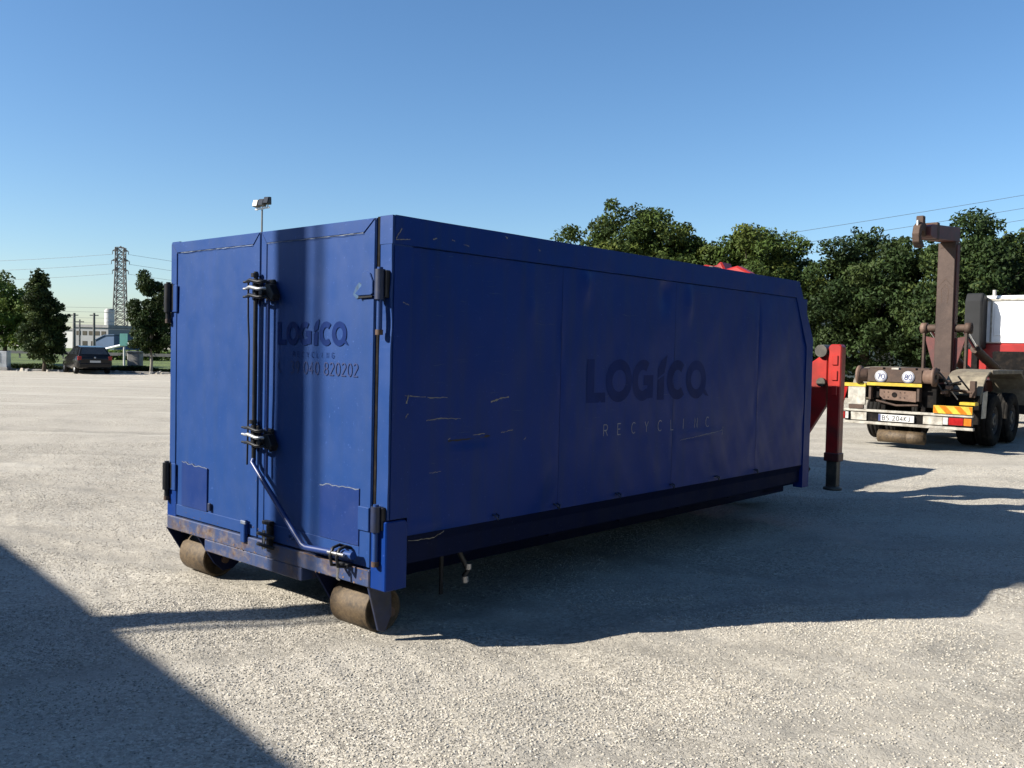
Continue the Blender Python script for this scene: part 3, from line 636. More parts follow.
MB().tube([(2.20, 6.05, .74), (2.26, 6.04, .70), (2.27, 6.04, .58), (2.24, 6.04, .53), (2.19, 6.05, .55)], .010, 6).build('lock_handle', M['hose'], cr)
MB().tube([(2.10, 6.0, .62), (2.25, 5.98, .60), (2.33, 5.98, .48), (2.28, 5.98, .38), (2.12, 6.0, .36)], .014, 6).build('hose', M['hose'], cr)

# ------------------------------------------------------------------ hook-lift truck
TY = .7265; TO = Vector((7.73, 17.71, 0)) - .15 * Vector((math.cos(TY), -math.sin(TY), 0))
tk = empty('hook_lift_truck', TO, -TY, 'hook-lift truck with raised rusty brown hook arm and white and red cab', 'truck')
for sx_ in (-.42, .34): MB().box(sx_, sx_ + .08, .1, 9.6, .72, 1.0).build('chassis_rail', M['black_hole'], tk)
MB().box(-.36, .36, .3, 8.5, .80, .9).build('chassis_floor', M['black_hole'], tk)
# tail frame and rollers
tb = MB().box(-.64, .40, -.10, .14, 1.27, 1.52).build('tail_beam', M['rust'], tk, .012)
MB().box(-.645, .405, -.112, -.101, 1.20, 1.262).build('yellow_strip', M['yellow'], tb)
for xx, tx in ((-.37, '70'), (.15, '80')):
    dsc = MB().lathe([(.001, -.016), (.118, -.016), (.118, -.002), (.001, -.002)], (xx, -.101, 1.385), 28, 'y').build('speed_disc', M['stripe_w'], tb)
    P = lambda a, b: (a, -.1185, b)
    write(tx, xx - .068, 1.335, .10, .078, .018, P).build('', M['ink_blue'], dsc); mb = MB(); ribbon(mb, [(a, b) for a, b in ell(xx, 1.385, .105, .105, 28)], .009, P, True); mb.build('disc_rim', M['ink_blue'], dsc)
for xc, s in ((-.74, -1), (.50, 1)):
    ro = MB().lathe([(.03, -.09), (.135, -.09), (.135, .06), (.185, .07), (.185, .12), (.03, .12)] if s > 0 else [(.03, .09), (.135, .09), (.135, -.06), (.185, -.07), (.185, -.12), (.03, -.12)], (xc, .02, 1.40), 28).build('tail_roller', M['steel'] if False else M['rust_light'], tk)
    MB().cyl((xc - .14, .02, 1.40), (xc + .14, .02, 1.40), .04, n=12).build('roller_pin', M['black'], ro)
MB().box(-.70, .46, .15, .8, 1.50, 1.56).build('tail_plate', M['rust'], tk, .01)
for xx in (-.5, -.2, .12): MB().box(xx, xx + .14, -.04, .1, 1.521, 1.56).build('tail_lug', M['offwhite'] if xx == -.2 else M['rust'], tk, .006)
MB().prism([(-.42, 1.13), (.28, 1.11), (.28, .90), (-.34, .93), (-.42, 1.0)], 'y', -.02, .04).build('tow_plate', M['rust_light'], tk, .006)
MB().cyl((-.13, -.03, 1.03), (-.13, .02, 1.03), .05, n=14).build('tow_hole', M['black_hole'], tk)
for xx in (-.33, -.25, -.02, .06): 
    for zz in (.98, 1.08): MB().cyl((xx, -.028, zz), (xx, -.019, zz), .014, n=6).build('bolt_head', M['rust'], tk)
MB().box(-.72, -.44, .05, .5, .95, 1.2).build('valve_block', M['black_hole'], tk, .01); MB().box(.30, .62, .1, .6, .8, 1.25).build('gear_housing', M['black_hole'], tk, .01)
random.seed(5)
for k in range(9):
    a = Vector((.28 + random.uniform(0, .6), .1 + random.uniform(-.1, .5), 1.5 - random.uniform(0, .25))); b_ = a + Vector((random.uniform(.1, .4), random.uniform(.1, .6), -random.uniform(.1, .4)))
    MB().tube([a, (a + b_) / 2 + Vector((0, -.05, -.14)), b_], .018, 6).build('hydraulic_hose', M['hose'] if k % 3 else M['steel'], tk)
for k, (a, b_, r_) in enumerate((((.30, .15, 1.30), (.95, .45, 1.28), .022), ((.32, .2, 1.22), (1.0, .5, 1.16), .016), ((-.6, .2, 1.1), (-.95, .45, 1.25), .02), ((.55, .3, 1.45), (.75, .9, 1.2), .03), ((.40, .12, 1.05), (.72, .35, .82), .02), ((-.5, .05, .9), (.3, .05, .84), .022))):
    MB().tube([a, ((a[0] + b_[0]) / 2, (a[1] + b_[1]) / 2 - .04, (a[2] + b_[2]) / 2 - .05), b_], r_, 6).build('pipe', M['rust'] if k % 2 else M['black_hole'], tk)
for xx, zz in ((.46, 1.22), (.60, 1.30), (.74, 1.18), (.66, 1.08), (.52, 1.02)): MB().box(xx, xx + .10, .18, .34, zz, zz + .07).build('valve_body', M['black_hole'] if zz > 1.2 else M['rust_light'], tk, .01)
for xx in (-.62, .30): MB().box(xx, xx + .05, -.06, .10, .92, 1.268).build('tail_strut', M['rust'], tk, .005)
MB().box(-.66, .42, .16, .24, .86, 1.26).build('tail_back_plate', M['black_hole'], tk)
MB().box(.62, 1.24, .62, .655, .50, 1.06).build('mud_flap', M['black_hole'], tk, .006)
# bumper
bu = MB().box(-1.25, 1.30, -.02, .06, .665, .715).build('bumper', M['offwhite'], tk, .006)
MB().box(-1.10, 1.32, -.03, .06, .42, .475).build('bumper_rail', M['offwhite'], bu, .006)
MB().box(-1.10, .78, .02, .07, .476, .664).build('bumper_back', M['black_hole'], bu)
for xa_, xb_ in ((-.98, -.66), (.42, .78)): MB().box(xa_, xb_, -.015, .018, .49, .65).build('bumper_panel', M['offwhite'], bu, .006)
pl = MB().box(-.42, .26, -.035, .015, .50, .635).build('number_plate', M['stripe_w'], tk, .004)
write('BS 204KJ', -.34, .525, .085, .074, .013, lambda a, b: (a, -.0375, b)).build('plate_lettering', M['ink'], pl)
MB().box(-.418, -.375, -.0385, -.034, .503, .632).build('plate_band', M['ink_blue'], pl)
def lampunit(x0, x1, s):
    la = MB().box(x0, x1, -.05, .05, .50, .655).build('tail_lamp', M['black'], tk, .008)
    segs = ((0, .2, 'lamp_white'), (.2, .72, 'lamp_red'), (.72, 1, 'lamp_orange'))
    for a, b, mm in segs:
        if s < 0: a, b = 1 - b, 1 - a
        MB().box(x0 + (x1 - x0) * a + .006, x0 + (x1 - x0) * b - .004, -.068, -.051, .51, .648).build('lens', M[mm], la, .006)
lampunit(.79, 1.30, 1); lampunit(-1.38, -1.0, -1)
def hazard(x0, x1, z0, z1):
    h = MB().box(x0, x1, -.045, -.025, z0, z1).build('hazard_board', M['yellow'], tk)
    wd = (x1 - x0); mb = MB()
    for k in range(-1, 4):
        a = x0 + k * .26; pts = [(a + .10, z1 - .006), (a + .22, z1 - .006), (a + .22 + .13, z0 + .006), (a + .10 + .13, z0 + .006)]
        pts = [(min(max(p_, x0 + .005), x1 - .005), q) for p_, q in pts]
        if pts[1][0] - pts[0][0] + pts[2][0] - pts[3][0] > .02: mb.prism(pts, 'y', -.049, -.0455)
    mb.build('hazard_stripes', M['lamp_orange'], h)
hazard(.61, 1.30, .72, .87)
MB().box(-1.05, -.70, -.01, .03, .80, 1.16).build('mud_flap', M['offwhite'], tk, .008); MB().box(-1.22, -.70, -.02, .05, 1.165, 1.235).build('flap_strip', M['yellow'], tk)
MB().prism([(-1.24, 1.15), (-1.06, 1.15), (-1.16, .75), (-1.24, .75)], 'y', -.015, .02).build('red_flap', M['lamp_red'], tk); MB().box(-1.02, -.72, -.04, .0, .72, .80).build('lamp_bracket', M['rust'], tk, .006)
# stabiliser roller under the tail
sr = MB().lathe([(.03, 0), (.125, 0), (.125, .56), (.121, .565), (.125, .57), (.125, .87), (.03, .87)], (-.45, .12, .20), 32).build('stabiliser_roller', M['rust_roll'], tk)
for xx in (-.43, .36): MB().prism([(.05, .2), (.19, .2), (.5, .85), (.25, .85)], 'x', xx, xx + .04).build('roller_arm', M['black_hole'], tk)
MB().box(-.9, .95, .3, 1.0, .46, .66).build('rear_box', M['black_hole'], tk)
# wheels
def wheel(x, y, s, dual=True):
    r = .53; wt = .30
    ty = MB().lathe([(.30, -wt / 2), (.44, -wt / 2 - .012), (r - .02, -wt / 2 + .01), (r, -wt / 2 + .04), (r, -.10), (r - .014, -.095), (r - .014, -.075), (r, -.07), (r, -.01), (r - .014, -.006), (r - .014, .014), (r, .02), (r, .075), (r - .014, .08), (r - .014, .098), (r, .10), (r, wt / 2 - .04), (r - .02, wt / 2 - .01), (.44, wt / 2 + .012), (.30, wt / 2)], (x, y, r), 40).build('wheel', M['rubber'], tk)
    MB().lathe([(.05, -.02), (.30, .02 * s), (.31, .10 * s), (.285, .12 * s), (.26, .03 * s), (.14, .03 * s), (.14, .12 * s), (.05, .13 * s)], (x, y, r), 28).build('rim', M['rim'], ty)
    for k in range(10):
        t = 2 * math.pi * k / 10; MB().cyl((x + s * .04, y + .2 * math.cos(t), r + .2 * math.sin(t)), (x + s * .08, y + .2 * math.cos(t), r + .2 * math.sin(t)), .018, n=6).build('wheel_nut', M['steel'], ty)
for y in (1.95, 3.35):
    wheel(1.07, y, 1); wheel(.73, y, 1); wheel(-1.07, y, -1); wheel(-.73, y, -1)
for y in (1.95, 3.35): MB().cyl((-1.0, y, .53), (1.0, y, .53), .09, n=12).build('axle', M['black_hole'], tk)
# mudguard on the right: rounded top, drop at the tail
def guard(x0, x1):
    prof = [(.66, .92), (.70, 1.10), (.80, 1.28), (.96, 1.42), (1.18, 1.51), (1.5, 1.55), (1.95, 1.56), (3.3, 1.555), (3.7, 1.52), (4.0, 1.38), (4.15, 1.15), (4.2, .8)]
    inn = [(a + (.03 if a < 1.2 else (-.03 if a > 3.6 else 0)), b - .03) for a, b in prof]
    MB().prism(prof + inn[::-1], 'x', x0, x1).build('mudguard', M['fender'], tk, .008)
guard(.56, 1.26); guard(-1.26, -.56)
MB().box(1.262, 1.29, 1.3, 3.7, 1.47, 1.552).build('guard_lip', M['fender'], tk, .01)
MB().tube([(.60, .56, 1.18), (1.12, .56, 1.12)], .03, 8).build('guard_bar', M['rust'], tk); 
for xx in (.62, 1.08): MB().box(xx, xx + .10, .54, .66, 1.02, 1.34).build('guard_bracket', M['rust'], tk, .008)
MB().prism([(.68, .62), (.98, .62), (1.05, 1.15), (.74, 1.12)], 'x', 1.265, 1.275).build('side_flap', M['offwhite'], tk)
MB().box(1.0, 1.28, .20, .42, .88, .94).build('side_lamp_bracket', M['yellow'], tk, .008)
# hook arm
AY = 2.62
arm = MB().box(-.175, .175, AY - .16, AY + .16, 1.45, 4.25).build('hook_arm', M['rust_arm'], tk, .012)
MB().box(.176, .20, AY - .10, AY + .10, 1.5, 4.2).build('arm_side_plate', M['oxide'], arm, .004)
mb = MB(); P = lambda a, b: (a, AY - .163, b)
ribbon(mb, [(-.15, 3.30), (0, 3.48), (.15, 3.30)], .016, P); ribbon(mb, [(-.06, 2.95), (-.08, 3.25), (0, 3.36), (.07, 3.25), (.05, 2.95)], .012, P); mb.build('weld_mark', M['rust'], arm)
jb = MB().prism([(AY + .20, 4.28), (AY + .20, 4.60), (1.0, 4.46), (.85, 4.40), (.85, 4.22), (1.0, 4.18), (AY - .20, 4.26)], 'x', -.16, .16).build('hook_jib', M['oxide'], arm, .012)
MB().prism([(AY - .165, 4.26), (AY + .17, 4.26), (AY + .17, 3.86), (AY + .05, 3.86), (AY - .165, 4.14)], 'x', -.12, .178).build('jib_gusset', M['rust'], jb)
MB().prism([(.95, 4.22), (.95, 4.40), (.80, 4.47), (.79, 4.60), (.66, 4.60), (.66, 4.47), (.50, 4.38), (.44, 4.22), (.47, 4.06), (.60, 3.96), (.72, 3.96), (.80, 4.04), (.70, 4.06), (.61, 4.12), (.58, 4.22), (.63, 4.30), (.74, 4.30), (.84, 4.20)], 'x', -.07, .07).build('hook', M['rust'], jb, .012)
MB().box(-.02, .02, .52, .62, 4.26, 4.50).build('hook_latch', M['steel'], jb, .006)
MB().box(-.163, .163, 1.25, 1.40, 4.19, 4.53).build('jib_band', M['rust'], jb, .006)
MB().cyl((-.52, AY, 2.42), (.52, AY, 2.42), .085, n=20).build('pivot_shaft', M['rust'], tk)
for xx in (-.50, .40): MB().lathe([(.03, 0), (.12, 0), (.12, .12), (.03, .12)], (xx, AY, 2.42), 20).build('pivot_boss', M['rust_light'] if xx < 0 else M['rust'], tk)
for xx, s in ((-.46, -1), (.40, 1)):
    MB().box(xx, xx + .05, AY - .06, AY + .06, 1.45, 2.42).build('pivot_strut', M['rust'], tk, .006)
    MB().prism([(.18 * s, 2.20), (.42 * s, 2.25), (.20 * s, 1.45), (.17 * s, 1.45)], 'y', AY - .03, AY + .05).build('gusset', M['oxide'], tk)
MB().box(-.45, .45, AY - .3, AY + .5, 1.25, 1.47).build('arm_cradle', M['rust'], tk, .01)
for xx in (-.34, .34):
    cy_ = MB().cyl((xx, 3.6, 2.0), (xx, 6.6, 1.25), .10, n=16).build('lift_cylinder', M['rust'], tk)
    MB().cyl((xx, AY + .05, 2.42), (xx, 3.65, 2.0), .05, n=14).build('piston_rod', M['silver'], cy_)
MB().box(-.6, .6, 3.6, 8.2, 1.05, 1.30).build('subframe', M['oxide'], tk, .02)
MB().box(-1.15, 1.2, 4.6, 6.0, .55, 1.15).build('side_tank', M['grey_dark'], tk, .03)
MB().box(.8, 1.2, 5.0, 8.0, 1.2, 1.3).build('walkway', M['yellow'], tk, .01)
# cab
CY = 8.9
MB().prism([(-1.24, 1.0), (1.24, 1.0), (1.24, 2.22), (-1.24, 2.22)], 'y', CY, CY + 2.1).build('cab_lower', M['cab_red'], tk, .04)
cb = MB().prism([(-1.24, 2.225), (1.24, 2.225), (1.24, 3.2), (1.14, 3.52), (-1.14, 3.52), (-1.24, 3.2)], 'y', CY + .01, CY + 2.05).build('cab', M['white'], tk, .05, seg=2)
for xa_, xb_ in ((-.62, .0), (.1, 1.1)): MB().box(xa_, xb_, CY - .006, CY + .03, 2.42, 3.2).build('cab_panel', M['white'], cb, .02)
MB().box(-.70, -.66, CY - .02, CY + .02, 2.25, 3.4).build('cab_rib', M['offwhite'], cb); MB().box(-1.2, 1.2, CY - .03, CY + .02, 3.38, 3.44).build('roof_gutter', M['offwhite'], cb)
MB().prism([(CY - .55, 2.05), (CY + .02, 2.05), (CY + .02, 3.50), (CY - .40, 3.58), (CY - .55, 3.35)], 'x', -1.22, -.78).build('air_deflector', M['grey_dark'], tk, .05, seg=2)
MB().tube([(-1.6, CY + 1.6, 3.15), (-1.25, CY + 1.5, 3.2)], .03, 8).build('mirror_arm', M['white'], tk); MB().box(-1.72, -1.5, CY + 1.55, CY + 1.65, 2.6, 3.2).build('mirror', M['grey_dark'], tk, .03)
MB().cyl((-.6, CY - .1, 3.5), (-.6, CY - .1, 3.66), .05, n=10).build('roof_lamp', M['lamp_white'], cb); MB().box(-.5, 1.1, CY - .5, CY - .05, 1.3, 2.0).build('engine_cover', M['black_hole'], tk, .03)
MB().box(-1.0, -.85, CY - .55, CY - .35, 1.3, 2.1).build('tool_bracket', M['black_hole'], tk)
for x in (-1.05, 1.05):
    wheel(x, CY + 1.0, 1 if x > 0 else -1)

# ------------------------------------------------------------------ trees
def make_tree(name, label, loc, lobes, trunk_h, trunk_r, nclump, nleaf, leaf, crad, mat, bark='bark', group=None, spikes=0, seed=1, fill=.55, ytone=.25):
    rng = np.random.default_rng(seed)
    root = empty(name, loc, rng.uniform(0, 6.28) * 0, label, 'tree', group)
    vol = np.array([a[3] * a[4] * a[5] for a in lobes]) ** (2 / 3); pr = vol / vol.sum()
    cc = []
    for _ in range(nclump):
        lb = lobes[rng.choice(len(lobes), p=pr)]; d = rng.normal(size=3); d /= np.linalg.norm(d); rad = rng.uniform(fill, 1.0) ** .7
        cc.append([lb[0] + d[0] * lb[3] * rad, lb[1] + d[1] * lb[4] * rad, max(.5, lb[2] + d[2] * lb[5] * rad)])
    cc = np.array(cc); cr_ = rng.uniform(.45, 1.25, nclump) * crad
    nx = nclump // 3; pk = rng.choice(nclump, nx); c0 = np.array([lobes[0][:3]]); dv = cc[pk] - c0; dv /= np.linalg.norm(dv, axis=1)[:, None]
    cc = np.vstack([cc, cc[pk] + dv * rng.uniform(.2, .75, nx)[:, None] * crad + rng.normal(0, .12, (nx, 3))]); cr_ = np.append(cr_, rng.uniform(.3, .6, nx) * crad)
    if spikes:
        lb = lobes[-1]
        for k in range(spikes):
            a = rng.uniform(0, 6.28); q = rng.uniform(0, .9)
            for j in range(4): cc = np.vstack([cc, [lb[0] + lb[3] * q * math.cos(a), lb[1] + lb[4] * q * math.sin(a), lb[2] + lb[5] * (.75 - .4 * q) + j * .2]]); cr_ = np.append(cr_, crad * (.6 - .13 * j))
    nc = len(cc)
    w_ = cr_ ** 2; cid = rng.choice(nc, nleaf, p=w_ / w_.sum())
    d = rng.normal(size=(nleaf, 3)); d /= np.linalg.norm(d, axis=1)[:, None]; rad = rng.uniform(.2, 1, nleaf) ** .5
    off = d * (rad * cr_[cid])[:, None] * np.array([1.15, 1.15, .8]); pos = cc[cid] + off
    cen = np.array([a[:3] for a in lobes]).mean(0)
    nrm = d * .6 + rng.normal(size=(nleaf, 3)) * .7 + np.array([0, 0, .35]); nrm /= np.linalg.norm(nrm, axis=1)[:, None]
    ref = rng.normal(size=(nleaf, 3)); a = np.cross(nrm, ref); a /= np.linalg.norm(a, axis=1)[:, None]; b = np.cross(nrm, a)
    s = leaf * rng.uniform(.6, 1.35, nleaf)[:, None]
    v = np.stack([pos - a * s, pos - b * s * .55 , pos + a * s + nrm * s * .3, pos + b * s * .55], 1).reshape(-1, 3)
    fc = np.arange(nleaf * 4).reshape(-1, 4)
    cro = npmesh('crown', v, fc, M[mat], root, False)
    at = cro.data.color_attributes.new('tone', 'FLOAT_COLOR', 'POINT'); ct = rng.uniform(0, 1, nc); cy = np.clip(rng.normal(.0, .45, nc), 0, 1) * ytone * 2
    tone = np.zeros((nleaf, 4)); tone[:, 0] = np.clip(ct[cid] * .7 + rng.uniform(-.15, .45, nleaf), 0, 1); tone[:, 1] = np.clip(cy[cid] + rng.uniform(-.1, .25, nleaf) * ytone, 0, 1); tone[:, 3] = 1
    at.data.foreach_set('color', np.repeat(tone, 4, 0).astype(np.float32).ravel())
    tm = MB(); top = cen[2] + max(a_[5] for a_ in lobes) * .3
    tp = [(0, 0, -.05), (.03, .02, trunk_h * .5), (-.02, .03, trunk_h), (cen[0] * .5, cen[1] * .5, (trunk_h + top) / 2), (cen[0], cen[1], top)]
    tm.tube(tp, [trunk_r * 1.3, trunk_r, trunk_r * .85, trunk_r * .5, trunk_r * .12], 10)
    for k in rng.choice(nc, min(26, nc), replace=False):
        e = cc[k]; t = rng.uniform(.55, .95); st = Vector(tp[2]).lerp(Vector(tp[4]), rng.uniform(0, .6)); e = Vector(e)
        mid = st.lerp(e, .5) + Vector((0, 0, .2)); tm.tube([st, mid, e], [trunk_r * .32, trunk_r * .2, trunk_r * .07], 5)
    tm.build('trunk', M[bark], root)
    return root
G1 = 'broadleaf trees behind the yard'
def lobset(h, r, seed, z0=1.6, n=7):
    rng = random.Random(seed); out = []
    zc = (h + z0) / 2
    out.append((0, 0, zc, r * .74, r * .74, (h - z0) * .47))
    for k in range(n):
        a = k * 2.4 + rng.random(); q = r * rng.uniform(.42, .62); zz = zc + (h - z0) * rng.uniform(-.30, .24)
        out.append((q * math.cos(a), q * math.sin(a), zz, r * rng.uniform(.33, .48), r * rng.uniform(.33, .48), (h - z0) * rng.uniform(.16, .26)))
    out.append((rng.uniform(-.2, .2) * r, 0, h - (h - z0) * .22, r * .45, r * .45, (h - z0) * .22))
    return out
make_tree('broadleaf_tree', 'round olive-green tree whose crown rises directly behind the blue container, beside the red crane top', (5.65, 42, 0), lobset(8.3, 4.0, 1, 1.0, 10) + [(-1.9, 0, 6.5, 1.7, 1.6, 1.5), (1.1, 0, 6.9, 1.8, 1.6, 1.6), (2.4, 0, 5.6, 1.5, 1.5, 1.4), (-1.9, 0, 5.0, 1.4, 1.4, 1.4), (-.5, 0, 7.2, 1.5, 1.5, 1.4)], 2.2, .22, 340, 72000, .085, .60, 'leaf', group=G1, seed=1, fill=.45)
make_tree('broadleaf_tree', 'green tree behind the red crane boom, lower than the round olive tree beside it', (10.7, 41, 0), lobset(7.5, 3.5, 2, 1.0, 10) + [(-1.4, 0, 5.6, 1.5, 1.5, 1.4), (1.5, 0, 5.7, 1.5, 1.5, 1.4), (.2, 0, 6.2, 1.6, 1.5, 1.3)], 2.0, .20, 270, 56000, .085, .58, 'leaf', group=G1, seed=2, fill=.45)
make_tree('broadleaf_tree', 'dark dense tree rising behind the red stabiliser leg', (14.9, 38.5, 0), lobset(6.9, 3.4, 3, .5, 10), 1.8, .2, 250, 50000, .085, .58, 'leaf_dark', group=G1, seed=3, ytone=.2)
make_tree('broadleaf_tree', 'dark green tree directly behind the rusty hook arm', (17.9, 36, 0), lobset(7.5, 3.6, 4, .4, 10), 1.8, .2, 260, 54000, .085, .58, 'leaf_dark', group=G1, seed=4, ytone=.25)
make_tree('broadleaf_tree', 'green tree rising behind the white truck cab', (22.2, 38, 0), lobset(8.3, 3.8, 5, .4, 10), 1.8, .2, 210, 38000, .09, .6, 'leaf', group=G1, seed=5, ytone=.2)
make_tree('broadleaf_tree', 'shaded tree farther back, filling the gap between the two trees above the container', (8.2, 46, 0), lobset(6.6, 2.6, 6, 3.2), 2.0, .2, 70, 9000, .10, .55, 'leaf_dark', group=G1, seed=6)
# left trees
G2 = 'young trees along the far edge of the yard'
make_tree('slender_tree', 'dark upright tree with wispy top beside the parked car', (-25.7, 50, 0), [(0, 0, 1.7, 1.25, 1.2, 1.15), (.1, 0, 2.8, 1.15, 1.1, 1.3), (-.15, 0, 3.7, .8, .8, 1.2), (-.3, 0, 4.3, .7, .7, .9)], .7, .09, 200, 26000, .075, .30, 'leaf_dark', group=G2, spikes=18, seed=7, fill=.2, ytone=.2)
make_tree('slender_tree', 'small dark maple-like tree on a thin pale trunk next to the container door', (-19.9, 50.2, 0), [(.1, 0, 2.1, 1.25, 1.2, 1.0), (-.1, 0, 3.2, 1.2, 1.1, 1.1), (.35, 0, 4.4, .85, .8, .8), (-.25, 0, 5.0, .45, .45, .8)], 1.3, .075, 190, 24000, .075, .30, 'leaf_dark', 'bark_pale', G2, seed=8, fill=.25, ytone=.1)
make_tree('bushy_tree', 'fresh green bushy tree behind the dark upright tree', (-33.4, 60, 0), [(0, 0, 3.2, 2.9, 2.4, 2.2), (1.5, 0, 2.6, 1.9, 1.8, 1.8), (-1.6, 0, 4.2, 2.2, 1.8, 1.7), (1.0, 0, 4.0, 1.5, 1.5, 1.3)], 1.0, .16, 130, 26000, .10, .6, 'leaf_fresh', group=G2, seed=9, fill=.3, ytone=.3)
make_tree('bushy_tree', 'tall fresh green tree at the edge behind the grey cabinet', (-37.5, 62, 0), [(0, 0, 3.6, 2.8, 2.4, 2.6), (1.2, 0, 5.0, 1.8, 1.8, 1.5)], 1.0, .16, 110, 20000, .10, .6, 'leaf', group=G2, seed=10, fill=.3, ytone=.3)

# ------------------------------------------------------------------ far left: verge, hedge, rail, car, industry
def sheet(name, poly, z, mat, kind='structure'):
    return tag(MB().add([(x, y, z) for x, y in poly], [tuple(range(len(poly)))]).build(name, M[mat]), kind=kind)
sheet('grass_field', [(-240, 51.5), (-12, 51.5), (-6, 150), (-60, 240), (-300, 240)], .02, 'grass')
sheet('grass_verge', [(2, 45), (60, 33), (90, 90), (0, 90)], .02, 'grass')
def leafmass(name, label, cat, xs, ys, zs, n, leaf, mat, seed, kind=None):
    rng = np.random.default_rng(seed); pos = np.stack([rng.uniform(*xs, n), rng.uniform(*ys, n), rng.uniform(0, 1, n) ** .7 * (zs * (.8 + .2 * np.sin(np.linspace(0, 1, n) * 0)))], -1)
    pos[:, 2] *= .75 + .25 * np.sin(pos[:, 0] * 1.7) * np.sin(pos[:, 0] * .6 + 1)
    nrm = rng.normal(size=(n, 3)); nrm /= np.linalg.norm(nrm, axis=1)[:, None]; a = np.cross(nrm, rng.normal(size=(n, 3))); a /= np.linalg.norm(a, axis=1)[:, None]; b = np.cross(nrm, a); s = leaf * rng.uniform(.6, 1.3, n)[:, None]
    v = np.stack([pos - a * s, pos - b * s * .6, pos + a * s, pos + b * s * .6], 1).reshape(-1, 3)
    o = npmesh(name, v, np.arange(n * 4).reshape(-1, 4), M[mat], None, False)
    at = o.data.color_attributes.new('tone', 'FLOAT_COLOR', 'POINT'); tn = np.zeros((n, 4)); tn[:, 0] = rng.uniform(0, 1, n); tn[:, 3] = 1; at.data.foreach_set('color', np.repeat(tn, 4, 0).astype(np.float32).ravel())
    return tag(o, label, cat, kind=kind)
leafmass('low_hedge', 'low dark clipped hedge along the far edge of the yard', 'hedge', (-34, -16), (50.8, 51.4), .52, 16000, .07, 'leaf_dark', 31)
leafmass('undergrowth', 'dark leafy undergrowth filling the foot of the trees behind the truck', 'undergrowth', (3, 34), (39.5, 42.5), 1.4, 22000, .11, 'leaf_dark', 32, 'stuff')
leafmass('weeds', 'green weeds growing on the verge beside the parked car', 'weeds', (-25, -23.6), (51.5, 52.5), .95, 1600, .09, 'leaf_fresh', 33, 'stuff')
leafmass('weeds', 'yellow-green weedy bank behind the concrete block and teal sign', 'weeds', (-40, -33), (84, 89), 1.3, 3000, .18, 'leaf_fresh', 34, 'stuff')
kb = MB()
rng_ = random.Random(4)
MB().box(-34, -14, 50.25, 50.5, -.01, .10).build('kerb', M['concrete'], None, .02)['kind'] = 'structure'
for k in range(26):
    x = rng_.uniform(-27.5, -18.2); y = rng_.uniform(49.6, 50.1); s = rng_.uniform(.06, .2); mb = MB()
    vs = []; 
    for a in range(6): vs.append((x + s * math.cos(a) * rng_.uniform(.7, 1.2), y + s * math.sin(a) * rng_.uniform(.7, 1.2), -.01))
    top = [(vx + (x - vx) * .4, vy + (y - vy) * .4, s * rng_.uniform(.5, .9)) for vx, vy, _ in vs]
    mb.add(vs + top, [tuple(range(5, -1, -1)), tuple(range(6, 12))] + [(i, (i + 1) % 6, (i + 1) % 6 + 6, i + 6) for i in range(6)])
    tag(mb.build('rubble_stone', M['concrete'] if k % 3 else M['wall_cream']), 'pale broken stone lying along the far kerb', 'stone', 'rubble stones along the far kerb')
cab_ = empty('utility_cabinet', (-28.4, 49.9, 0), 0, 'grey utility cabinet at the yard edge beside the dark upright tree', 'cabinet')
MB().box(-.9, .75, 0, .5, 0, .18).build('plinth', M['concrete'], cab_, .02); MB().box(-.85, .70, .03, .47, .181, 1.05).build('housing', M['galv'], cab_, .02)
for k in range(4): MB().box(-.75, .35, .005, .029, .45 + k * .14, .53 + k * .14).build('louvre', M['offwhite'], cab_)
gr = empty('guard_rail', (-40, 84, 0), 0, 'dark steel guard rail crossing the meadow', 'guard rail')
MB().prism([(0, .42), (.05, .47), (.02, .55), (.05, .63), (0, .70), (-.03, .70), (-.03, .42)], 'x', -30, 28).build('rail_beam', M['pole'], gr)
for k in range(30): MB().box(-29.5 + k * 2, -29.38 + k * 2, .051, .13, 0, .66).build('rail_post', M['pole'], gr)
pb = empty('concrete_block', (-21.6, 52.2, 0), 0, 'weathered brown-grey concrete block beside the teal sign', 'block')
MB().box(-.35, .35, -.3, .3, 0, 1.1).build('block_body', M['concrete'], pb, .04); MB().box(-.4, .4, -.35, .35, 1.101, 1.2).build('block_cap', M['concrete'], pb, .03)
sg = empty('road_sign', (-25.55, 60, 0), 0, 'small teal rectangular sign on a white post', 'sign')
MB().cyl((0, 0, 0), (0, 0, 1.6), .07, n=10).build('post', M['wall_white'], sg); MB().box(-.26, .26, -.10, -.07, 1.45, 2.25).build('sign_face', M['teal'], sg, .01)
fp = MB().box(-30.6, -30.5, 54, 54.1, 0, .75).build('marker_post', M['wall_white'], None, .02); tag(fp, 'short white marker post standing in the grass', 'post')
pp = MB().tube([(-44, 92, .55), (-41, 92, .95), (-37.5, 92, 1.85), (-34, 92, 2.9)], .14, 8).build('white_pipe', M['white']); tag(pp, 'long white sloping pipe rising to the right beyond the parked car', 'pipe')
for x0, y0, z in ((-41, 92, .95), (-36, 92, 2.2)): MB().box(x0 - .08, x0 + .08, y0 + .15, y0 + .3, 0, z).build('pipe_support', M['pole'], pp)

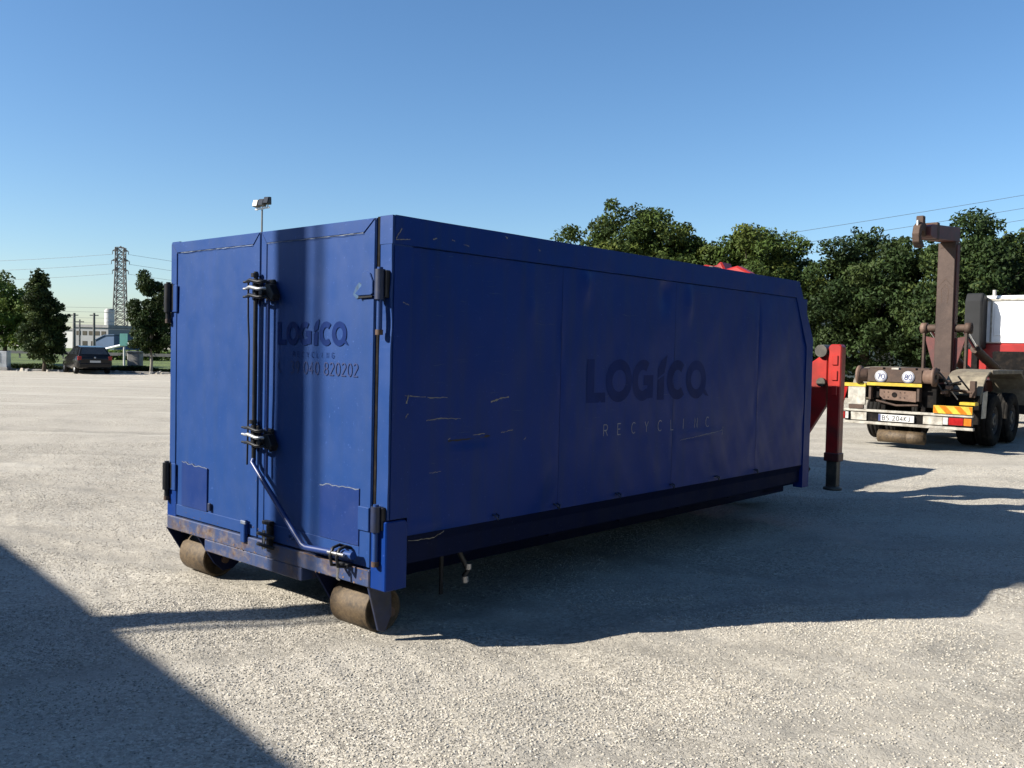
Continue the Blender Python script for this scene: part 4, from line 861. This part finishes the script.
# car
car = empty('parked_car', (-22.9, 49.0, 0), R(37), 'dark grey hatchback parked facing the hedge', 'car')
secs = [(-2.0, .45, .78, .72), (-1.97, .34, .95, .80), (-1.85, .30, .98, .86), (-1.0, .26, .98, .88), (.6, .26, .95, .88), (1.2, .28, .88, .86), (1.8, .32, .76, .80), (2.0, .42, .62, .66)]
mb = MB(); ring = 10
for y, zb, zt, hw in secs:
    for x, z in ((-hw * .92, zb), (-hw, zb + .12), (-hw, zt - .25), (-hw * .96, zt - .06), (-hw * .88, zt), (hw * .88, zt), (hw * .96, zt - .06), (hw, zt - .25), (hw, zb + .12), (hw * .92, zb)): mb.v.append((x, y, z))
for i in range(len(secs) - 1):
    for k in range(ring): mb.f.append((i * ring + k, i * ring + (k + 1) % ring, (i + 1) * ring + (k + 1) % ring, (i + 1) * ring + k)); mb.sm.append(True)
mb.f += [tuple(range(ring)), tuple(range((len(secs) - 1) * ring, len(secs) * ring))]; mb.sm += [False, False]
body = mb.build('body', M['car'], car)
gh_ = MB(); hs = [(-1.93, .975, .78), (-1.50, 1.40, .60), (-.6, 1.47, .60), (.1, 1.43, .58), (.95, .93, .74)]
vs = []
for y, z, hw in hs: vs += [(-hw, y, z), (hw, y, z)]
base = [(-.80, -1.93, .93), (.80, -1.93, .93), (-.80, .95, .88), (.80, .95, .88)]
gh_.add(vs + base, [(0, 1, 3, 2), (2, 3, 5, 4), (4, 5, 7, 6), (6, 7, 9, 8), (0, 2, 4, 6, 8, 12, 10), (1, 3, 5, 7, 9, 13, 11), (0, 1, 11, 10), (8, 9, 13, 12)]); gh_.build('roof', M['car'], car, .04, seg=2)
MB().add([(-.66, -1.90, 1.03), (.66, -1.90, 1.03), (.52, -1.545, 1.36), (-.52, -1.545, 1.36), (-.66, -1.86, 1.03), (.66, -1.86, 1.03), (.52, -1.50, 1.36), (-.52, -1.50, 1.36)], [(0, 1, 2, 3), (4, 5, 6, 7), (0, 1, 5, 4), (2, 3, 7, 6), (0, 3, 7, 4), (1, 2, 6, 5)]).build('rear_window', M['glass'], car)
for s in (-1, 1):
    for y0, y1 in ((-1.35, -.55), (-.5, .35)):
        MB().add([(s * .775, y0, 1.0), (s * .775, y1, 1.0), (s * .64, min(y1, .12), 1.36), (s * .64, y0 + .05, 1.36), (s * .74, y0, 1.0), (s * .74, y1, 1.0), (s * .6, min(y1, .12), 1.36), (s * .6, y0 + .05, 1.36)], [(0, 1, 2, 3), (4, 5, 6, 7), (0, 1, 5, 4), (1, 2, 6, 5), (2, 3, 7, 6), (3, 0, 4, 7)]).build('side_window', M['glass'], car)
    MB().box(s * .74 - .10, s * .74 + .10, -2.0, -1.93, .72, .93).build('tail_light', M['lamp_red'], car, .02)
    MB().prism([(s * .84, .95), (s * 1.0, .97), (s * 1.0, 1.08), (s * .84, 1.06)], 'y', .35, .42).build('door_mirror', M['car'], car)
    for y in (-1.25, 1.3):
        tw = MB().lathe([(.19, -.1), (.30, -.1), (.32, -.07), (.32, .07), (.30, .1), (.19, .1)], (s * .76, y, .32), 24).build('wheel', M['rubber'], car)
        MB().lathe([(.02, s * .06), (.19, s * .09), (.19, s * .02), (.02, s * .0)], (s * .76, y, .32), 18).build('rim', M['galv'], tw)
MB().box(-.78, .78, -2.04, -1.90, .34, .56).build('rear_bumper', M['car'], car, .03); MB().box(-.26, .26, -2.055, -2.041, .60, .71).build('number_plate', M['stripe_w'], car); MB().lathe([(.001, -.02), (.05, -.02), (.05, 0), (.001, 0)], (0, -1.975, .86), 14, 'y').build('badge', M['steel'], car)

# industry
fa = empty('factory_building', (-92.6, 200, 0), R(-14), 'grey flat-roofed factory building far behind the parked car', 'building')
MB().box(-4.2, 4.5, 0, 14, 0, 4.7).build('wall', M['wall_grey'], fa); MB().box(-4.4, 4.7, -.25, 14.2, 4.701, 5.3).build('roof', M['roof'], fa)
for k in range(5): MB().box(-3.6 + k * 1.6, -2.5 + k * 1.6, -.06, .02, 3.0, 3.9).build('window', M['glass'], fa)
for k in range(3): MB().box(-2 + k * 2.2, -.8 + k * 2.2, -.06, .02, .6, 1.7).build('window', M['glass'], fa)
wb = empty('white_building', (-101.5, 205, 0), R(-14), 'bright white plain building beside the grey factory', 'building')
MB().box(-3, 3, 0, 10, 0, 4.0).build('wall', M['wall_white'], wb); MB().box(-3.2, 3.2, -.2, 10.2, 4.001, 4.4).build('roof', M['roof'], wb); MB().box(-1, 1, -.06, .02, .1, 2.6).build('door', M['galv'], wb)
bs = empty('blue_shed', (-84.8, 190, 0), R(-14), 'blue sheet-metal shed below the white silo', 'shed')
MB().prism([(-2.4, 0), (2.0, 0), (2.0, 3.0), (-.2, 2.9), (-2.4, 1.9)], 'y', 0, 8).build('wall', M['blue_shed'], bs); MB().prism([(-2.6, 1.85), (-.2, 2.95), (2.2, 3.05), (2.2, 3.2), (-.25, 3.1), (-2.6, 2.0)], 'y', -.2, 8.2).build('roof', M['blue_shed'], bs)
so = empty('silo', (-97.3, 220, 0), 0, 'tall white cylindrical silo rising above the factory', 'silo')
MB().cyl((0, 0, 0), (0, 0, 9.2), 1.12, n=28).build('tank', M['wall_white'], so); MB().cyl((0, 0, 9.2), (0, 0, 9.55), 1.12, .9, 28).build('cap', M['roof'], so)
for z in (2, 4.2, 6.4, 8.6): MB().lathe([(1.12, 0), (1.16, 0), (1.16, .12), (1.12, .12)], (0, 0, z), 28, 'z').build('hoop', M['galv'], so)
def pole(x, y, h, r, label):
    o = empty('line_pole', (x, y, 0), 0, label, 'pole', 'line poles in front of the factory'); MB().cyl((0, 0, 0), (0, 0, h), r, r * .75, 10).build('shaft', M['pole'], o); MB().box(-.5, .5, -.08, .08, h - .35, h - .22).build('cross_arm', M['pole'], o)
pole(-57.7, 120, 5.35, .22, 'thick grey line pole beside the white building'); pole(-50.5, 110, 5.1, .17, 'dark line pole in front of the grey factory wall'); pole(-54.6, 115, 4.4, .12, 'shortest thin line pole between two taller ones')
G3 = 'wires strung across the factory'
for k, (z, wn) in enumerate(zip((5.9, 5.35, 4.6, 4.0, 3.2), ('topmost', 'second-highest', 'middle', 'second-lowest', 'lowest'))):
    t = MB().tube([(-66, 114, z + .05), (-56, 114, z - .02), (-44, 114, z + .03), (-30, 114, z + .1)], .018, 5).build('overhead_wire', M['wire']); tag(t, wn + ' thin horizontal wire strung between the line poles', 'wire', G3)
# pylon
py_ = empty('lattice_pylon', (-129.2, 300, 0), R(8), 'tall grey lattice electricity pylon with short cross arms', 'pylon')
def half(z): return 2.1 - .8 * min(1, z / 26)
HP = 32.5
for sx_ in (-1, 1):
    for sy_ in (-1, 1): MB().tube([(sx_ * half(0), sy_ * half(0), 0), (sx_ * half(26), sy_ * half(26), 26), (sx_ * half(30), sy_ * half(30), HP)], .20, 5).build('leg', M['pylon'], py_)
zs = list(np.linspace(0, HP, 15))
for a, b in zip(zs[:-1], zs[1:]):
    mb = MB(); h1, h2 = half(a), half(b)
    for s in (-1, 1):
        mb.cyl((-h1, s * h1, a), (h2, s * h2, b), .12, n=4); mb.cyl((h1, s * h1, a), (-h2, s * h2, b), .12, n=4); mb.cyl((s * h1, -h1, a), (s * h2, h2, b), .12, n=4); mb.cyl((-h2, s * h2, b), (h2, s * h2, b), .1, n=4)
    mb.build('bracing', M['pylon'], py_)
arms = [(31.2, 1.3), (28.0, 1.6), (24.8, 1.3)]
for z, l_ in arms:
    for s in (-1, 1):
        MB().prism([(s * 1.0, z), (s * (1.3 + l_), z + .1), (s * 1.0, z + 1.3)], 'y', -.35, .35).build('cross_arm', M['pylon'], py_); MB().cyl((s * (1.2 + l_), 0, z), (s * (1.2 + l_), 0, z - .9), .12, n=6).build('insulator', M['pylon'], py_)
MB().cyl((0, 0, HP), (0, 0, HP + .5), .6, .2, 6).build('peak', M['pylon'], py_)
def sagline(a, b, sag, r, label, group, n=14):
    a, b = Vector(a), Vector(b); pts = [a.lerp(b, i / n) - Vector((0, 0, sag * 4 * (i / n) * (1 - i / n))) for i in range(n + 1)]
    return tag(MB().tube(pts, r, 4).build('power_line', M['wire']), label, 'power line', group)
for (z, l_), wn in zip(arms, ('topmost', 'middle', 'lowest')):
    sagline((-129.2 - l_ - 1.2, 300, z - .9), (-330, 330, z + 1.0), 4.5, .05, wn + ' power line running from the pylon past the dark upright tree', 'power lines left of the pylon')
    sagline((-129.2 + l_ + 1.2, 300, z - .9), (60, 420, z - 4.0), 4.5, .045, wn + ' power line running from the pylon behind the container', 'power lines right of the pylon')
for z0, z1, wn in ((9.6, 13.75, 'topmost'), (8.85, 12.8, 'middle'), (8.1, 12.05, 'lowest')):
    sagline((8, 62, z0 - 1.3), (60, 56, z1 + 4.2), .4, .013, wn + ' thin power line crossing the sky by the hook arm', 'power lines above the trees')
# floodlight mast
fl = empty('floodlight_mast', (-12.45, 45, 0), R(-20), 'slim floodlight mast with square lamps rising behind the container', 'floodlight')
MB().cyl((0, 0, 0), (0, 0, 8.35), .06, .04, 10).build('mast', M['pole'], fl); MB().prism([(-.40, 8.33), (.42, 8.42), (.42, 8.49), (-.40, 8.40)], 'y', -.03, .03).build('crossbar', M['galv'], fl)
for x, zz, mm in ((-.30, 8.62, 'pole'), (.02, 8.66, 'pole'), (.32, 8.75, 'black')):
    l1 = MB().prism([(-.22, -.12), (-.10, .20), (.10, .22), (.12, -.16)], 'x', x - .15, x + .15).build('lamp_head', M[mm], fl, .02); l1.location = (0, 0, zz)
    MB().prism([(-.235, -.11), (-.215, -.112), (-.105, .185), (-.125, .187)], 'x', x - .12, x + .12).build('lamp_glass', M['offwhite'] if x < -.1 else M['glass'], l1); MB().box(x - .02, x + .02, -.02, .04, -.30, -.13).build('lamp_yoke', M['galv'], l1)
# pale building behind the right trees
cb_ = empty('cream_building', (20, 66, 0), R(12), 'low cream building glimpsed through the trees behind the truck', 'building')
MB().box(-9, 14, 0, 10, 0, 6.4).build('wall', M['wall_cream'], cb_); MB().prism([(-9.4, 6.401), (14.4, 6.401), (14.4, 6.8), (-9.4, 6.8)], 'y', -.4, 10.4).build('roof', M['roof'], cb_)
for k in range(6): MB().box(-7.5 + k * 3.6, -6.0 + k * 3.6, -.05, .02, 1.2, 2.8).build('window', M['glass'], cb_)

# ------------------------------------------------------------------ what throws the shade on the left foreground: a low workshop and a mast beside it
SH = Vector((math.sin(SUN_AZ), math.cos(SUN_AZ), 0)); tn = 1 / math.tan(SUN_EL)
e0, e1 = Vector((-4.36, 7.77, 0)), Vector((-.83, 3.67, 0)); dd = (e1 - e0).normalized(); HB = 4.0
q0 = e0 + SH * HB * tn; ang = math.atan2(dd.y, dd.x)
ws = empty('low_workshop', q0, ang, 'low flat-roofed workshop beside the yard', 'building')
MB().box(-16, 16, -9, -.3, 0, 3.6).build('wall', M['wall_grey'], ws); MB().box(-16.3, 16.3, -9.3, 0, 3.601, HB).build('roof', M['roof'], ws)
for k in range(3): MB().box(-10 + k * 8, -6.5 + k * 8, -.32, -.27, 0, 3.0).build('roller_door', M['galv'], ws)
U_ = Vector((math.sin(YAW), math.cos(YAW), 0)); V_ = Vector((math.cos(YAW), -math.sin(YAW), 0))
for wc, rad, nm, lb, dist in ((1.552, .147, 'lamp_column', 'tall thick steel lamp column in front of the workshop', 7.2), (1.828, .037, 'vent_pipe', 'thin tall vent pipe rising through the workshop roof', 12.5)):
    b_ = CO + V_ * wc + SH * dist; mo = empty(nm, b_, 0, lb, 'column' if rad > .1 else 'pipe'); MB().cyl((0, 0, 0), (0, 0, 10.5 + (dist - 7) * .6), rad, n=20).build('shaft', M['galv'], mo); MB().cyl((0, 0, 10.5 + (dist - 7) * .6), (0, 0, 10.8 + (dist - 7) * .6), rad * 1.3, rad * .6, 20).build('cap', M['galv'], mo)
    MB().cyl((0, 0, 0), (0, 0, .06), rad * 2.2, n=20).build('base_plate', M['galv'], mo)

# open skip standing behind the container (it throws the shade beyond the crane)
sk = empty('open_skip', CO + U_ * 5.0 - V_ * 2.5, -YAW, 'rusty open skip standing behind the blue container', 'skip')
MB().prism([(.25, .12), (2.0, .12), (2.3, 2.4), (2.2, 2.4), (1.93, .2), (.32, .2), (.1, 2.4), (0, 2.4)], 'y', .1, 3.5).build('body', M['rust'], sk)
for y in (.039, 3.501): MB().prism([(.25, .12), (2.0, .12), (2.3, 2.4), (0, 2.4)], 'y', y, y + .06).build('end_wall', M['rust'], sk)
for x in (.5, 1.6): MB().box(x, x + .12, .2, 3.4, 0, .119).build('skid', M['rust'], sk)

# ------------------------------------------------------------------ added unseen tree belt, blocking sky light on the container's right side
src = [o for o in COL.objects if o.name.startswith('broadleaf_tree') and o.parent is None]
for k, (x, y, sc_) in enumerate(((28, 32, 1.1), (29, 25, 1.15), (29, 18, 1.2), (28.5, 11.5, 1.2), (28, 5, 1.25), (27, -1.5, 1.2), (26, -8, 1.2))):
    o = src[k % 5]; c = o.copy(); COL.objects.link(c); c.location = (x, y, 0); c.rotation_euler.z = k * 1.3; c.scale = (sc_,) * 3
    tag(c, 'added broadleaf tree, out of view, blocking sky light from the right of the yard', 'tree', 'added sky-blocking tree belt on the near right')
    for ch in o.children:
        d = ch.copy(); COL.objects.link(d); d.parent = c
